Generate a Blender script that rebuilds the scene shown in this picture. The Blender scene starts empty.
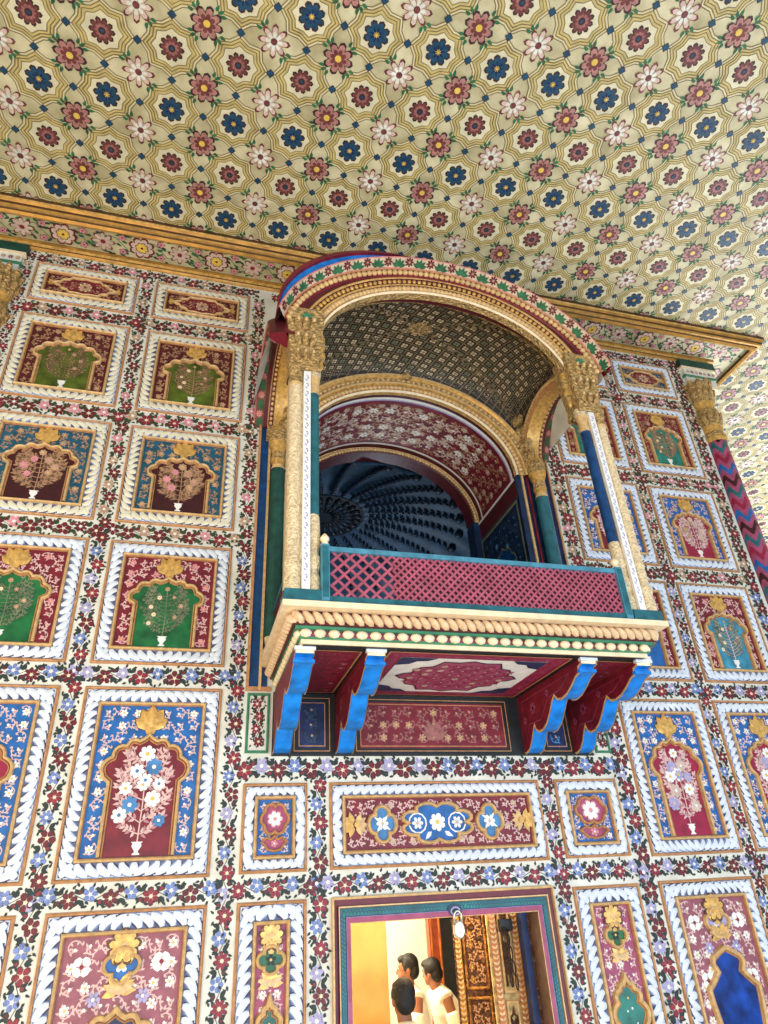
import bpy, math, random
from mathutils import Vector, Matrix
PI = math.pi
S = bpy.context.scene
COL = S.collection
RND = random.Random(7)

# ------------------------------------------------------------------ materials
def lin(c):
    c = c / 255.0
    return c / 12.92 if c <= 0.04045 else ((c + 0.055) / 1.055) ** 2.4
MATS = {}
def mat(name, rgb, rough=0.6, metal=0.0, var=0.12, scale=14.0, bump=0.0, bscale=40.0, emit=0.0, spec=0.4, kind='noise', dark=None):
    if name in MATS: return MATS[name]
    m = bpy.data.materials.new(name); m.use_nodes = True
    nt = m.node_tree; N = nt.nodes; L = nt.links
    b = N['Principled BSDF']
    col = tuple(lin(x) for x in rgb) + (1,)
    b.inputs['Roughness'].default_value = rough
    b.inputs['Metallic'].default_value = metal
    b.inputs['Specular IOR Level'].default_value = spec
    tc = N.new('ShaderNodeTexCoord')
    if var > 0:
        nz = N.new('ShaderNodeTexNoise'); nz.inputs['Scale'].default_value = scale; nz.inputs['Detail'].default_value = 4
        L.new(tc.outputs['Object'], nz.inputs['Vector'])
        cr = N.new('ShaderNodeValToRGB')
        cr.color_ramp.elements[0].position = 0.3; cr.color_ramp.elements[1].position = 0.7
        d = tuple(x * (1 - 2 * var) for x in col[:3]) if dark is None else tuple(lin(x) for x in dark)
        l = tuple(min(1, x * (1 + var)) for x in col[:3])
        cr.color_ramp.elements[0].color = d + (1,); cr.color_ramp.elements[1].color = l + (1,)
        L.new(nz.outputs['Fac'], cr.inputs['Fac']); L.new(cr.outputs['Color'], b.inputs['Base Color'])
    else:
        b.inputs['Base Color'].default_value = col
    if bump > 0:
        if kind == 'voronoi':
            t = N.new('ShaderNodeTexVoronoi'); t.inputs['Scale'].default_value = bscale; out = t.outputs['Distance']
        elif kind == 'wave':
            t = N.new('ShaderNodeTexWave'); t.inputs['Scale'].default_value = bscale; t.inputs['Distortion'].default_value = 6; out = t.outputs['Fac']
        else:
            t = N.new('ShaderNodeTexNoise'); t.inputs['Scale'].default_value = bscale; out = t.outputs['Fac']
        L.new(tc.outputs['Object'], t.inputs['Vector'])
        bp = N.new('ShaderNodeBump'); bp.inputs['Strength'].default_value = bump; bp.inputs['Distance'].default_value = 0.02
        L.new(out, bp.inputs['Height']); L.new(bp.outputs['Normal'], b.inputs['Normal'])
    if emit > 0:
        b.inputs['Emission Color'].default_value = col; b.inputs['Emission Strength'].default_value = emit
    MATS[name] = m
    return m
def M(n): return MATS[n]
mat('ground_white', (225,223,213), 0.55, var=0.05, scale=5, dark=(200,196,180))
mat('lobe_white', (216,221,230), 0.4, var=0.05)
mat('lobe_cream', (222,214,190), 0.45, var=0.06)
mat('lobe_line', (70,74,104), 0.5, var=0.1)
mat('lobe_blue', (134,160,208), 0.4, var=0.1)
mat('lobe_gap', (100,104,138), 0.6, var=0.15)
mat('gilt_brown', (192,138,92), 0.4, var=0.15, scale=30)
mat('gilt_light', (218,178,122), 0.35, var=0.15, scale=30)
mat('gold', (216,168,92), 0.35, 0.25, var=0.2, scale=30)
mat('cornice_gold', (176,126,52), 0.35, 0.3, var=0.2, scale=9)
mat('cornice_dark', (86,56,30), 0.5, var=0.2)
mat('carved_gold', (196,158,100), 0.45, 0.15, var=0.3, scale=34, bump=1.0, bscale=46, kind='voronoi')
mat('rope_cream', (222,188,148), 0.5, var=0.12, scale=30)
mat('carved_cream', (226,200,158), 0.5, 0.0, var=0.16, scale=40, bump=0.6, bscale=60, kind='voronoi')
mat('cream', (240,216,178), 0.5, var=0.08)
mat('maroon', (118,26,42), 0.45, var=0.2, scale=12)
mat('maroon_dark', (84,24,30), 0.45, var=0.2, scale=12)
mat('maroon_deep', (62,14,22), 0.5, var=0.2)
mat('crimson', (150,24,62), 0.45, var=0.15, scale=12)
mat('mauve', (160,72,104), 0.5, var=0.15)
mat('pink_field', (150,84,98), 0.5, var=0.15)
mat('red_flower', (142,36,54), 0.5, var=0.2, scale=40)
mat('dark_red_flower', (106,26,36), 0.5, var=0.2, scale=40)
mat('pink_flower', (216,138,150), 0.5, var=0.1)
mat('blue_flower', (112,132,190), 0.5, var=0.2, scale=40)
mat('lilac_flower', (168,160,200), 0.5, var=0.15, scale=40)
mat('white_flower', (236,232,226), 0.5, var=0.05)
mat('tan_flower', (190,150,120), 0.5, var=0.15)
mat('leaf_dark', (40,52,50), 0.6, var=0.2)
mat('leaf_olive', (56,66,40), 0.6, var=0.2)
mat('leaf_green', (44,104,66), 0.6, var=0.25)
mat('blue_field', (30,98,168), 0.45, var=0.2, scale=10)
mat('teal_field', (26,86,110), 0.45, var=0.2, scale=10)
mat('sky_field', (70,130,185), 0.45, var=0.2, scale=10)
mat('green_niche', (24,104,54), 0.4, var=0.3, scale=8)
mat('olive_niche', (82,98,28), 0.4, var=0.3, scale=8)
mat('teal_niche', (26,122,108), 0.4, var=0.3, scale=8)
mat('aqua_niche', (60,142,170), 0.4, var=0.3, scale=8)
mat('blue_niche', (16,62,148), 0.2, var=0.45, scale=7)
mat('navy', (22,40,86), 0.45, var=0.3)
mat('bright_blue', (12,124,214), 0.45, var=0.2, scale=12)
mat('strip_blue', (10,66,120), 0.4, var=0.25)
mat('teal_paint', (34,100,110), 0.4, var=0.2)
mat('rail_blue', (74,136,160), 0.4, var=0.15)
mat('shaft_green', (16,70,58), 0.4, var=0.25)
mat('green_line', (62,130,96), 0.5, var=0.15)
mat('black_frame', (26,30,34), 0.5, var=0.3)
mat('lattice_red', (168,80,100), 0.5, var=0.15)
mat('lattice_back', (60,22,36), 0.6, var=0.2)
mat('pinkish', (208,128,120), 0.5, var=0.15)
mat('stem_pink', (214,178,172), 0.5, var=0.1)
mat('leaf_pink', (180,128,132), 0.5, var=0.1)
mat('stem_moss', (70,88,60), 0.5, var=0.2)
mat('stem_tan', (170,128,96), 0.5, var=0.15)
mat('stem_brown', (118,90,68), 0.5, var=0.2)
mat('stem_grey', (118,122,96), 0.5, var=0.2)
# ceiling
mat('ceiling_paint', (206,196,160), 0.6, var=0.08, scale=3.5, dark=(158,146,106))
mat('star_band', (182,163,110), 0.55, var=0.18, scale=8)
mat('star_line', (98,80,48), 0.6, var=0.2)
mat('star_yellow', (202,180,112), 0.5, var=0.15)
mat('star_inside', (212,202,168), 0.6, var=0.08, scale=6)
mat('rose_brown', (112,56,54), 0.5, var=0.2, scale=30)
mat('rose_pink', (154,98,94), 0.5, var=0.2, scale=30)
mat('dusty_rose', (172,118,110), 0.5, var=0.15, scale=30)
mat('door_maroon', (104,18,38), 0.45, var=0.15)
mat('ceil_blue', (24,68,96), 0.5, var=0.2, scale=30)
mat('ink', (56,34,36), 0.6, var=0.1)
mat('pale_pink', (208,180,166), 0.6, var=0.1)
mat('yellow_dot', (222,186,82), 0.5, var=0.1)
mat('hood_band', (214,188,158), 0.5, var=0.1)
mat('hood_dark', (112,70,56), 0.5, var=0.2)
# balcony interior
mat('vault_dark', (66,60,44), 0.6, var=0.25, scale=10)
mat('vault_line', (126,106,76), 0.6, var=0.2)
mat('vault_cell', (40,34,28), 0.6, var=0.2)
mat('vault_flower', (196,176,140), 0.6, var=0.2, scale=25)
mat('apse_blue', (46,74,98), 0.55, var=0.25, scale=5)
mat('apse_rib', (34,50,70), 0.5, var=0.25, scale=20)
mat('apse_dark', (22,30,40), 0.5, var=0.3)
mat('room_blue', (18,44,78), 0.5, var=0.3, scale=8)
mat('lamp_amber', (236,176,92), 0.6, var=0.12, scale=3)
mat('plaster_white', (246,242,228), 0.7, var=0.03)
mat('door_red', (146,58,34), 0.45, var=0.2)
mat('wood_dark', (92,52,28), 0.45, var=0.3, scale=14, bump=0.9, bscale=38, kind='voronoi')
mat('wood_gold', (184,128,58), 0.4, 0.2, var=0.3, scale=20, bump=0.7, bscale=60, kind='voronoi')
mat('wood_pale', (196,166,108), 0.5, var=0.3, scale=22, bump=0.4, bscale=50, kind='voronoi')
mat('wood_brown', (104,76,60), 0.5, var=0.2)
mat('wood_orange', (190,112,40), 0.5, var=0.25, scale=6)
mat('iron', (40,36,34), 0.4, 0.6, var=0.2)
mat('steel', (214,210,196), 0.25, 0.5, var=0.05)
mat('skin', (148,96,70), 0.5, var=0.06)
mat('hair', (20,16,16), 0.6, var=0.2, scale=60, bump=0.3, bscale=120)
mat('shirt_white', (240,234,216), 0.75, var=0.04, bump=0.2, bscale=9)
mat('shirt_cream', (234,216,180), 0.75, var=0.05, bump=0.2, bscale=9)
mat('trousers', (54,52,60), 0.8, var=0.1)
mat('shoe', (30,24,22), 0.5, var=0.1)
mat('stone_floor', (176,168,154), 0.5, var=0.12, scale=2)

# ------------------------------------------------------------------ mesh collector
class G:
    def __init__(s): s.v = []; s.f = []; s.m = []; s.names = []; s.sm = []
    def mi(s, n):
        if n not in s.names: s.names.append(n)
        return s.names.index(n)
    def add(s, vs, fs, m, smooth=False):
        o = len(s.v); k = s.mi(m)
        s.v += [tuple(p) for p in vs]
        for f in fs:
            s.f.append(tuple(i + o for i in f)); s.m.append(k); s.sm.append(smooth)
    def build(s, name, parent=None, loc=None):
        if loc is not None:
            s.v = [(p[0] - loc[0], p[1] - loc[1], p[2] - loc[2]) for p in s.v]
        me = bpy.data.meshes.new(name); me.from_pydata(s.v, [], s.f)
        for n in s.names: me.materials.append(MATS[n])
        me.polygons.foreach_set('material_index', s.m)
        me.polygons.foreach_set('use_smooth', s.sm)
        me.update()
        o = bpy.data.objects.new(name, me); COL.objects.link(o)
        if loc is not None: o.location = loc
        if parent is not None:
            o.parent = parent
            o.matrix_parent_inverse = Matrix.Translation(parent.location).inverted()
        return o
def tag(o, label=None, cat=None, group=None, kind=None):
    if label: o['label'] = label
    if cat: o['category'] = cat
    if group: o['group'] = group
    if kind: o['kind'] = kind
    return o
GROUPS = {'painted_panel': 'framed painted panels on the wall', 'sprig_panel': 'slim flower panels beside the brackets', 'corner_column': 'columns at the wall corners', 'person': 'men in the doorway', 'carved_door_leaf': 'carved door leaves'}
def thing(name, label, cat, loc=(0,0,0), group=None):
    group = group or GROUPS.get(name)
    o = bpy.data.objects.new(name, None); COL.objects.link(o); o.location = loc
    o.empty_display_size = 0.1
    return tag(o, label, cat, group)
def copy_tree(o, loc=None, parent=None):
    c = o.copy(); COL.objects.link(c)
    if parent is not None: c.parent = parent
    if loc is not None: c.location = loc
    for ch in [x for x in COL.objects if x.parent == o]:
        copy_tree(ch, None, c)
    return c
def box(g, x0, x1, y0, y1, z0, z1, m):
    v = [(x0,y0,z0),(x1,y0,z0),(x1,y1,z0),(x0,y1,z0),(x0,y0,z1),(x1,y0,z1),(x1,y1,z1),(x0,y1,z1)]
    g.add(v, [(0,3,2,1),(4,5,6,7),(0,1,5,4),(1,2,6,5),(2,3,7,6),(3,0,4,7)], m)

# planar frames: mp(u, v, h) -> xyz
def wall(y=0.0, sgn=-1):
    return lambda u, v, h: (u, y + sgn * h, v)
def down(z):
    return lambda u, v, h: (u, v, z - h)
def side(x, sgn):
    return lambda u, v, h: (x + sgn * h, u, v)
W = wall(0.0)

JIT = [0]
def jit(h):
    JIT[0] = (JIT[0]+1) % 101
    return h + JIT[0]*0.000004
def poly(g, mp, pts, m, h=0.002):
    h = jit(h)
    g.add([mp(p[0], p[1], h) for p in pts], [tuple(range(len(pts)))], m)
def slab(g, mp, pts, m, h0, h1, side_m=None):
    n = len(pts)
    g.add([mp(p[0], p[1], h1) for p in pts], [tuple(range(n))], m)
    g.add([mp(p[0], p[1], h0) for p in pts] + [mp(p[0], p[1], h1) for p in pts], [(i, (i+1) % n, n + (i+1) % n, n + i) for i in range(n)], side_m or m)
def disc(g, mp, c, r, m, h=0.003, n=10, ry=None):
    ry = r if ry is None else ry
    poly(g, mp, [(c[0] + r * math.cos(2*PI*i/n), c[1] + ry * math.sin(2*PI*i/n)) for i in range(n)], m, h)
def normals2(pts, closed):
    n = len(pts); out = []
    for i in range(n):
        a = pts[i-1] if (i > 0 or closed) else pts[i]
        c = pts[(i+1) % n] if (i < n-1 or closed) else pts[i]
        b = pts[i]
        def un(p, q):
            dx, dy = q[0]-p[0], q[1]-p[1]; l = math.hypot(dx, dy) or 1e-9
            return (dx/l, dy/l)
        d1 = un(a, b) if a != b else un(b, c)
        d2 = un(b, c) if c != b else d1
        nx, ny = -(d1[1]+d2[1]), d1[0]+d2[0]
        l = math.hypot(nx, ny)
        if l < 1e-6: nx, ny = -d1[1], d1[0]; l = 1
        nx, ny = nx/l, ny/l
        k = nx * -d1[1] + ny * d1[0]
        k = 1 / max(k, 0.5)
        out.append((nx*k, ny*k))
    return out
def stroke(g, mp, pts, w, m, h=0.003, closed=False, taper=False):
    h = jit(h)
    nn = normals2(pts, closed); n = len(pts); vs = []
    for i, (p, q) in enumerate(zip(pts, nn)):
        ww = w * 0.5 * (1 - 0.75 * i / (n-1) if taper else 1)
        vs += [mp(p[0]+q[0]*ww, p[1]+q[1]*ww, h), mp(p[0]-q[0]*ww, p[1]-q[1]*ww, h)]
    k = n if closed else n-1
    g.add(vs, [(2*i, 2*i+1, (2*i+3) % (2*n), (2*i+2) % (2*n)) for i in range(k)], m)
def ridge(g, mp, pts, w, m, h0=0.0, h1=0.02, closed=False, prof=None):
    """moulding of half-round profile along a planar path; prof: (offset, height, material or None)"""
    if prof is None:
        prof = [(-w/2, h0), (-w*0.35, h0 + (h1-h0)*0.75), (0, h1), (w*0.35, h0 + (h1-h0)*0.75), (w/2, h0)]
    nn = normals2(pts, closed); n = len(pts); k = len(prof); vs = []
    for p, q in zip(pts, nn):
        for a in prof: vs.append(mp(p[0]+q[0]*a[0], p[1]+q[1]*a[0], a[1]))
    for j in range(k-1):
        mm = prof[j][2] if len(prof[j]) > 2 else m
        fs = [((i)*k+j, (i)*k+j+1, ((i+1) % n)*k+j+1, ((i+1) % n)*k+j) for i in range(n if closed else n-1)]
        used = vs
        g.add(used, fs, mm, False)
    return g
def bez(a, b, c, n=6):
    return [((1-t)**2*a[0]+2*t*(1-t)*b[0]+t*t*c[0], (1-t)**2*a[1]+2*t*(1-t)*b[1]+t*t*c[1]) for t in (i/n for i in range(n+1))]
def rect(x0, x1, z0, z1): return [(x0,z0),(x1,z0),(x1,z1),(x0,z1)]
def leaf(g, mp, p, ang, L, w, m, h=0.003, bend=0.15):
    ca, sa = math.cos(ang), math.sin(ang)
    prof = [(0,0),(0.3,0.5),(0.6,0.42),(1,0),(0.6,-0.42),(0.3,-0.5)]
    poly(g, mp, [(p[0]+ca*L*a-sa*(w*b+bend*L*a*a), p[1]+sa*L*a+ca*(w*b+bend*L*a*a)) for a, b in prof], m, h)
def flower(g, mp, c, r, m, cm, n=6, h=0.003, rot=0.0, outline=None, ry=1.0, pw=0.62, inner=None):
    for i in range(n):
        a = rot + 2*PI*i/n; ca, sa = math.cos(a), math.sin(a)
        w = pw * 2 * PI * r * 0.62 / n * 1.1
        def pet(s, hh, mm):
            pr = [(0.12,0.0),(0.5,0.62),(0.86,0.55),(1.0,0.0),(0.86,-0.55),(0.5,-0.62)]
            poly(g, mp, [(c[0]+(ca*r*a_*s - sa*w*b_*s), c[1]+(sa*r*a_*s + ca*w*b_*s)*ry) for a_, b_ in pr], mm, hh)
        if outline: pet(1.14, h, outline); pet(0.96, h+0.0008, m)
        else: pet(1.0, h, m)
        if inner: pet(0.62, h+0.0014, inner)
    disc(g, mp, c, r*0.24, cm, h+0.002, 8, r*0.24*ry)

# ------------------------------------------------------------------ floral border strips
def strip(g, mp, a, b, w, seed, reds=('red_flower','dark_red_flower'), blues=('blue_flower','lilac_flower'), s=0.118, lf='leaf_dark', h=0.002, ends=True):
    rr = random.Random(seed)
    dx, dy = b[0]-a[0], b[1]-a[1]; L = math.hypot(dx, dy); ux, uy = dx/L, dy/L; ang = math.atan2(uy, ux)
    n = max(1, round(L / s)); st = L / n
    def at(t, o): return (a[0]+ux*t-uy*o, a[1]+uy*t+ux*o)
    path = [at(st*(i*0.25), 0.16*w*math.sin(i*PI/4)) for i in range(4*n+1)]
    stroke(g, mp, path, 0.004, lf, h)
    for i in range(n):
        t = st*(i+0.5); o = 0.1*w*(1 if i % 2 else -1)
        c = at(t, o); k = i % 2
        m = rr.choice(reds) if k == 0 else rr.choice(blues)
        r = w*(0.34+0.05*rr.random())
        flower(g, mp, c, r, m, 'cream' if k == 0 else 'white_flower', rr.choice((5,6,6,8)), h+0.001, rr.random()*3, outline='dark_red_flower' if k == 0 else None)
        for sg in (-1, 1):
            q = at(t+st*0.5, sg*w*0.10)
            leaf(g, mp, q, ang + sg*(0.9+0.5*rr.random()), w*0.40, w*0.23, lf, h+0.0015)
            leaf(g, mp, q, ang + PI - sg*(0.8+0.5*rr.random()), w*0.36, w*0.20, lf, h+0.0015)
        for q4 in range(6):
            sg = 1 if q4 % 2 else -1
            leaf(g, mp, at(t+st*(q4/6-0.4), sg*w*(0.34+0.1*rr.random())), ang+rr.uniform(-1.2,1.2)+(PI if q4 % 3 else 0), w*0.24, w*0.12, lf, h+0.0008)
        q = at(t+st*0.5, -o*2.2)
        disc(g, mp, q, w*0.085, rr.choice(reds), h+0.002, 6)
        for sg in (-1, 1):
            leaf(g, mp, at(t+sg*0.2*st, -o*1.6), ang+rr.uniform(-2,2), w*0.22, w*0.13, lf, h+0.0012)

# ------------------------------------------------------------------ scrolls & bouquets
def scrolls(g, mp, x0, x1, z0, z1, m, fm, seed, step=0.085, h=0.004, fl=0.25, keep=None, cm='yellow_dot'):
    rr = random.Random(seed)
    nx = max(1, round((x1-x0)/step)); nz = max(1, round((z1-z0)/step))
    sx, sz = (x1-x0)/nx, (z1-z0)/nz
    r = min(sx, sz)*0.50
    for i in range(nx):
        for j in range(nz):
            c = (x0+sx*(i+0.5), z0+sz*(j+0.5))
            if keep and not keep(*c): continue
            d = 1 if (i+j) % 2 else -1
            mir = 1 if c[0] < (x0+x1)/2 else -1
            ph = rr.uniform(-0.4, 0.4)
            pts = [(c[0]+mir*r*(1.08-t*0.85)*math.cos(d*(t*5.4)+0.6+ph), c[1]+r*(1.08-t*0.85)*math.sin(d*(t*5.4)+0.6+ph)) for t in (k/9 for k in range(10))]
            pts = [(min(x1, max(x0, p[0])), min(z1, max(z0, p[1]))) for p in pts]
            stroke(g, mp, pts, r*0.15, m, h)
            for k in range(0, 9, 1):
                p = pts[k]; a = math.atan2(pts[k+1][1]-p[1], pts[k+1][0]-p[0]) + (1.0 if k % 2 else -1.0)
                q = (p[0]+r*0.5*math.cos(a), p[1]+r*0.5*math.sin(a))
                if x0 < q[0] < x1 and z0 < q[1] < z1: leaf(g, mp, p, a, r*0.52, r*0.27, m, h+0.0005)
            if rr.random() < fl:
                flower(g, mp, c, r*0.62, fm, cm, 6, h+0.0012, rr.random())
            else:
                disc(g, mp, pts[-1], r*0.20, fm, h+0.001, 6)
ALT = {'stem_pink': 'leaf_pink', 'stem_tan': 'stem_brown', 'stem_brown': 'stem_tan', 'stem_grey': 'stem_moss'}
def bouquet(g, mp, cx, z0, z1, hw, stem, leafm, fmats, seed, dense=1.0, h=0.006, fr=0.036, nfl=9):
    rr = random.Random(seed)
    H = z1 - z0
    stroke(g, mp, [(cx, z0), (cx+0.006, z0+H*0.4), (cx, z0+H*0.9)], 0.008, stem, h)
    nb = int(7.5*dense) if dense < 1.3 else int(6*dense)
    tips = []
    for i in range(nb):
        t = 0.08 + 0.72*i/(nb-1)
        for sg in (-1, 1):
            b = (cx, z0+H*t)
            env = math.sin(PI*min(1, 0.22+0.72*t))**0.7
            e = (cx+sg*hw*env*(0.92-0.1*rr.random()), z0+H*min(0.97, t+0.16+0.1*rr.random()))
            c = (cx+sg*hw*env*rr.uniform(.35,.75), z0+H*(t+rr.uniform(-.02,.12)))
            pts = bez(b, c, e, 7)
            stroke(g, mp, pts, 0.007 if dense < 1.3 else 0.0045, stem, h)
            tips.append(e)
            big = dense < 1.3
            for k in range(1, 8):
                p = pts[k]; a0 = math.atan2(pts[k][1]-pts[k-1][1], pts[k][0]-pts[k-1][0])
                for s2 in (-1, 1):
                    leaf(g, mp, p, a0 + s2*rr.uniform(0.6, 1.2), (0.040 if big else 0.022)*rr.uniform(.8,1.2), 0.018 if big else 0.009, leafm if (k+s2) % 3 else ALT.get(leafm, leafm), h+0.0006*(1+k % 2))
            leaf(g, mp, e, a0, 0.05 if big else 0.024, 0.022 if big else 0.010, leafm, h+0.001)
            m = pts[4]
            e2 = (m[0]+sg*hw*0.08, m[1]+H*0.10)
            p2 = bez(m, (m[0], m[1]+H*0.03), e2, 3)
            stroke(g, mp, p2, 0.005, stem, h)
            leaf(g, mp, e2, PI/2-sg*0.5, 0.034, 0.015, leafm, h+0.001)
            leaf(g, mp, e2, PI/2+sg*0.7, 0.03, 0.014, leafm, h+0.001)
    # flowers in a rounded arrangement
    spots = [(0, 0.95)]
    rows = [(0.78, 0.5), (0.6, 0.8), (0.42, 0.5), (0.25, 0.85), (0.62, 0.05)]
    for t, s_ in rows: spots += [(-s_*(0.9+0.2*rr.random()), t+rr.uniform(-.04,.04)), (s_*(0.9+0.2*rr.random()), t+rr.uniform(-.04,.04))]
    for k, (s_, t) in enumerate(spots[:nfl]):
        env = math.sin(PI*min(1, 0.22+0.72*t))**0.7 * 0.8
        flower(g, mp, (cx+s_*hw*env, z0+H*t), fr*(0.8+0.35*rr.random()), fmats[k % len(fmats)], fmats[(k+1) % len(fmats)] if k % 3 else 'yellow_dot', 7, h+0.003, rr.random()*3, pw=0.8)
def vase(g, mp, cx, z0, s, m, h=0.008):
    pr = [(0.5,0),(0.5,0.1),(0.22,0.2),(0.3,0.35),(0.62,0.62),(0.66,0.75),(0.5,0.84),(0.8,1.0)]
    pts = [(cx-a*s*0.6, z0+b*s) for a, b in pr] + [(cx+a*s*0.6, z0+b*s) for a, b in reversed(pr)]
    slab(g, mp, pts, m, 0.003, h)

# ------------------------------------------------------------------ cusped arch outline (half width w, bottom z0, spring zs, apex za)
def cusp_arch(cx, w, z0, zs, za, lobes=4):
    R = za - zs
    cp = {4: [(0.86,0.0),(1.0,0.10),(0.84,0.52),(0.52,0.76),(0.22,0.86),(0.0,1.0)],
          3: [(0.88,0.0),(1.0,0.08),(0.76,0.62),(0.34,0.84),(0.0,1.0)]}[lobes]
    half = [(0.86, None)]
    pts = []
    def arc(p, q, b, n=5):
        mx, my = (p[0]+q[0])/2, (p[1]+q[1])/2
        dx, dy = q[0]-p[0], q[1]-p[1]
        c = (mx + dy*b, my - dx*b)
        return bez(p, c, q, n)[1:]
    P = [(a*w, zs + b*R) for a, b in cp]
    out = [P[0], P[1]]
    for i in range(1, len(P)-1):
        bl = 0.55 if i < len(P)-2 else -0.12
        out += arc(P[i], P[i+1], bl)
    right = [(cp[0][0]*w, z0)] + out
    full = [(cx+p[0], p[1]) for p in right] + [(cx-p[0], p[1]) for p in reversed(right[:-1])]
    return full
def shrink(pts, d):
    nn = normals2(pts, False)
    return [(p[0]+q[0]*d, p[1]+q[1]*d) for p, q in zip(pts, nn)]

# ------------------------------------------------------------------ carved lobes (gadroon) of a frame
def lobe(g, mp, p0, p2, c, wd, m1, m2, h0, H):
    n = 5; path = bez(p0, c, p2, n); nn = normals2(path, False)
    cs = [-1.12, -0.74, -0.25, 0.3, 0.70, 1]; vs = []
    for i, (p, q) in enumerate(zip(path, nn)):
        t = i/n; ww = wd*0.5*max(0.12, math.sin(PI*(0.16+0.74*t))**0.55)
        for s_ in cs:
            vs.append(mp(p[0]+q[0]*ww*s_, p[1]+q[1]*ww*s_, h0 + H*max(0, 1-s_*s_)*(0.35+0.65*math.sin(PI*min(1,t*0.9+0.1)))))
    fs = ([], [], [])
    for i in range(n):
        for j in range(5):
            fs[0 if j == 0 else 2 if j == 4 else 1].append((i*6+j, i*6+j+1, (i+1)*6+j+1, (i+1)*6+j))
    g.add(vs, fs[0], 'lobe_line', True); g.add(vs, fs[1], m1, True); g.add(vs, fs[2], m2, True)
def gadroon(g, mp, x0, x1, z0, z1, bw, st=0.062, m1='lobe_white', m2='lobe_blue', h0=0.012, H=0.020):
    # band between outer rect and inner rect of width bw
    for (ax, az, bx, bz, ix, iz) in ((x0,z1,x1,z1,0,-1),(x0,z0,x1,z0,0,1),(x0,z0,x0,z1,1,0),(x1,z0,x1,z1,-1,0)):
        L = math.hypot(bx-ax, bz-az); ux, uz = (bx-ax)/L, (bz-az)/L
        Li = L - 1.15*bw; half = max(1, round(Li/2/st)); s = Li/2/half
        for k in range(half):
            for sg in (-1, 1):
                t = sg*(k+0.5)*s
                mx, mz = (ax+bx)/2+ux*t, (az+bz)/2+uz*t
                p0 = (mx - ux*sg*s*0.2 + ix*bw*0.06, mz - uz*sg*s*0.2 + iz*bw*0.06)
                p2 = (mx + ux*sg*s*0.55 + ix*bw*0.97, mz + uz*sg*s*0.55 + iz*bw*0.97)
                p0, p2 = (p0[0]-ux*sg*s*.25, p0[1]-uz*sg*s*.25), (p2[0]+ux*sg*s*.12, p2[1]+uz*sg*s*.12)
                c = (mx + ux*sg*s*0.62 + ix*bw*0.30, mz + uz*sg*s*0.62 + iz*bw*0.30)
                lobe(g, mp, p0, p2, c, s*0.98, m1, m2, h0, H)
    mx_, mz_ = (x0+x1)/2, (z0+z1)/2
    for p0, p2 in (((mx_,z1-bw*.05),(mx_,z1-bw*.95)),((mx_,z0+bw*.05),(mx_,z0+bw*.95)),((x0+bw*.05,mz_),(x0+bw*.95,mz_)),((x1-bw*.05,mz_),(x1-bw*.95,mz_))):
        lobe(g, mp, p0, p2, ((p0[0]+p2[0])/2, (p0[1]+p2[1])/2), st*1.1, m1, m2, h0, H)
    for cx, cz, sx, sz in ((x0,z0,1,1),(x1,z0,-1,1),(x0,z1,1,-1),(x1,z1,-1,-1)):
        lobe(g, mp, (cx+sx*bw*0.1, cz+sz*bw*0.1), (cx+sx*bw*0.98, cz+sz*bw*0.98), (cx+sx*bw*0.6, cz+sz*bw*0.5), st*1.1, m1, m2, h0, H)
def crest(g, mp, cx, z0, s, m='gold', h0=0.01):
    # gilded flame-like flower finial: small neck, five petals
    slab(g, mp, [(cx-0.12*s,z0),(cx+0.12*s,z0),(cx+0.2*s,z0+0.22*s),(cx-0.2*s,z0+0.22*s)], m, 0.004, 0.018)
    for a, L in ((0,0.82),(-0.5,0.75),(0.5,0.75),(-1.05,0.62),(1.05,0.62)):
        ang = PI/2 + a
        b = (cx, z0+0.2*s)
        ca, sa = math.cos(ang), math.sin(ang)
        pr = [(0,0.05),(0.25,0.16),(0.6,0.2),(0.8,0.12),(1.0,0)]
        pts = [(b[0]+s*(L*x*ca - y*sa), b[1]+s*(L*x*sa + y*ca)) for x, y in pr] + [(b[0]+s*(L*x*ca + y*sa), b[1]+s*(L*x*sa - y*ca)) for x, y in reversed(pr[:-1])]
        c = (b[0]+s*L*0.5*ca, b[1]+s*L*0.5*sa)
        n = len(pts)
        g.add([mp(c[0], c[1], 0.034-0.006*abs(a))] + [mp(p[0], p[1], 0.012) for p in pts], [(0, i+1, (i+1) % n+1) for i in range(n)], m, True)
        stroke(g, mp, pts, 0.004, 'cornice_dark', 0.0125, True)
def foil(cx, cz, rx, rz, n=4, d=0.22, ph=0.0, k=40, p=0.6):
    out = []
    for i in range(k):
        a = 2*PI*i/k
        r = 1 - d + d*abs(math.sin(n*(a+ph)/2))**p
        out.append((cx+rx*r*math.cos(a), cz+rz*r*math.sin(a)))
    return out
def cartouche_long(cx, cz, hw, hh, k=24):
    """long lozenge with scalloped rim and pointed ends"""
    out = []
    ctrl = [(1.0,0),(0.9,0.16),(0.8,0.2),(0.72,0.55),(0.55,0.62),(0.45,0.92),(0.2,0.9),(0,1.0)]
    q = ctrl + [(-x, y) for x, y in reversed(ctrl[:-1])]
    q = q + [(x, -y) for x, y in reversed(q[1:-1])]
    return [(cx+x*hw, cz+y*hh) for x, y in q]

def ginside(pts):
    def f(x, y):
        c = False; n = len(pts); j = n-1
        for i in range(n):
            xi, yi = pts[i]; xj, yj = pts[j]
            if (yi > y) != (yj > y) and x < (xj-xi)*(y-yi)/(yj-yi)+xi: c = not c
            j = i
        return c
    return f

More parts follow.
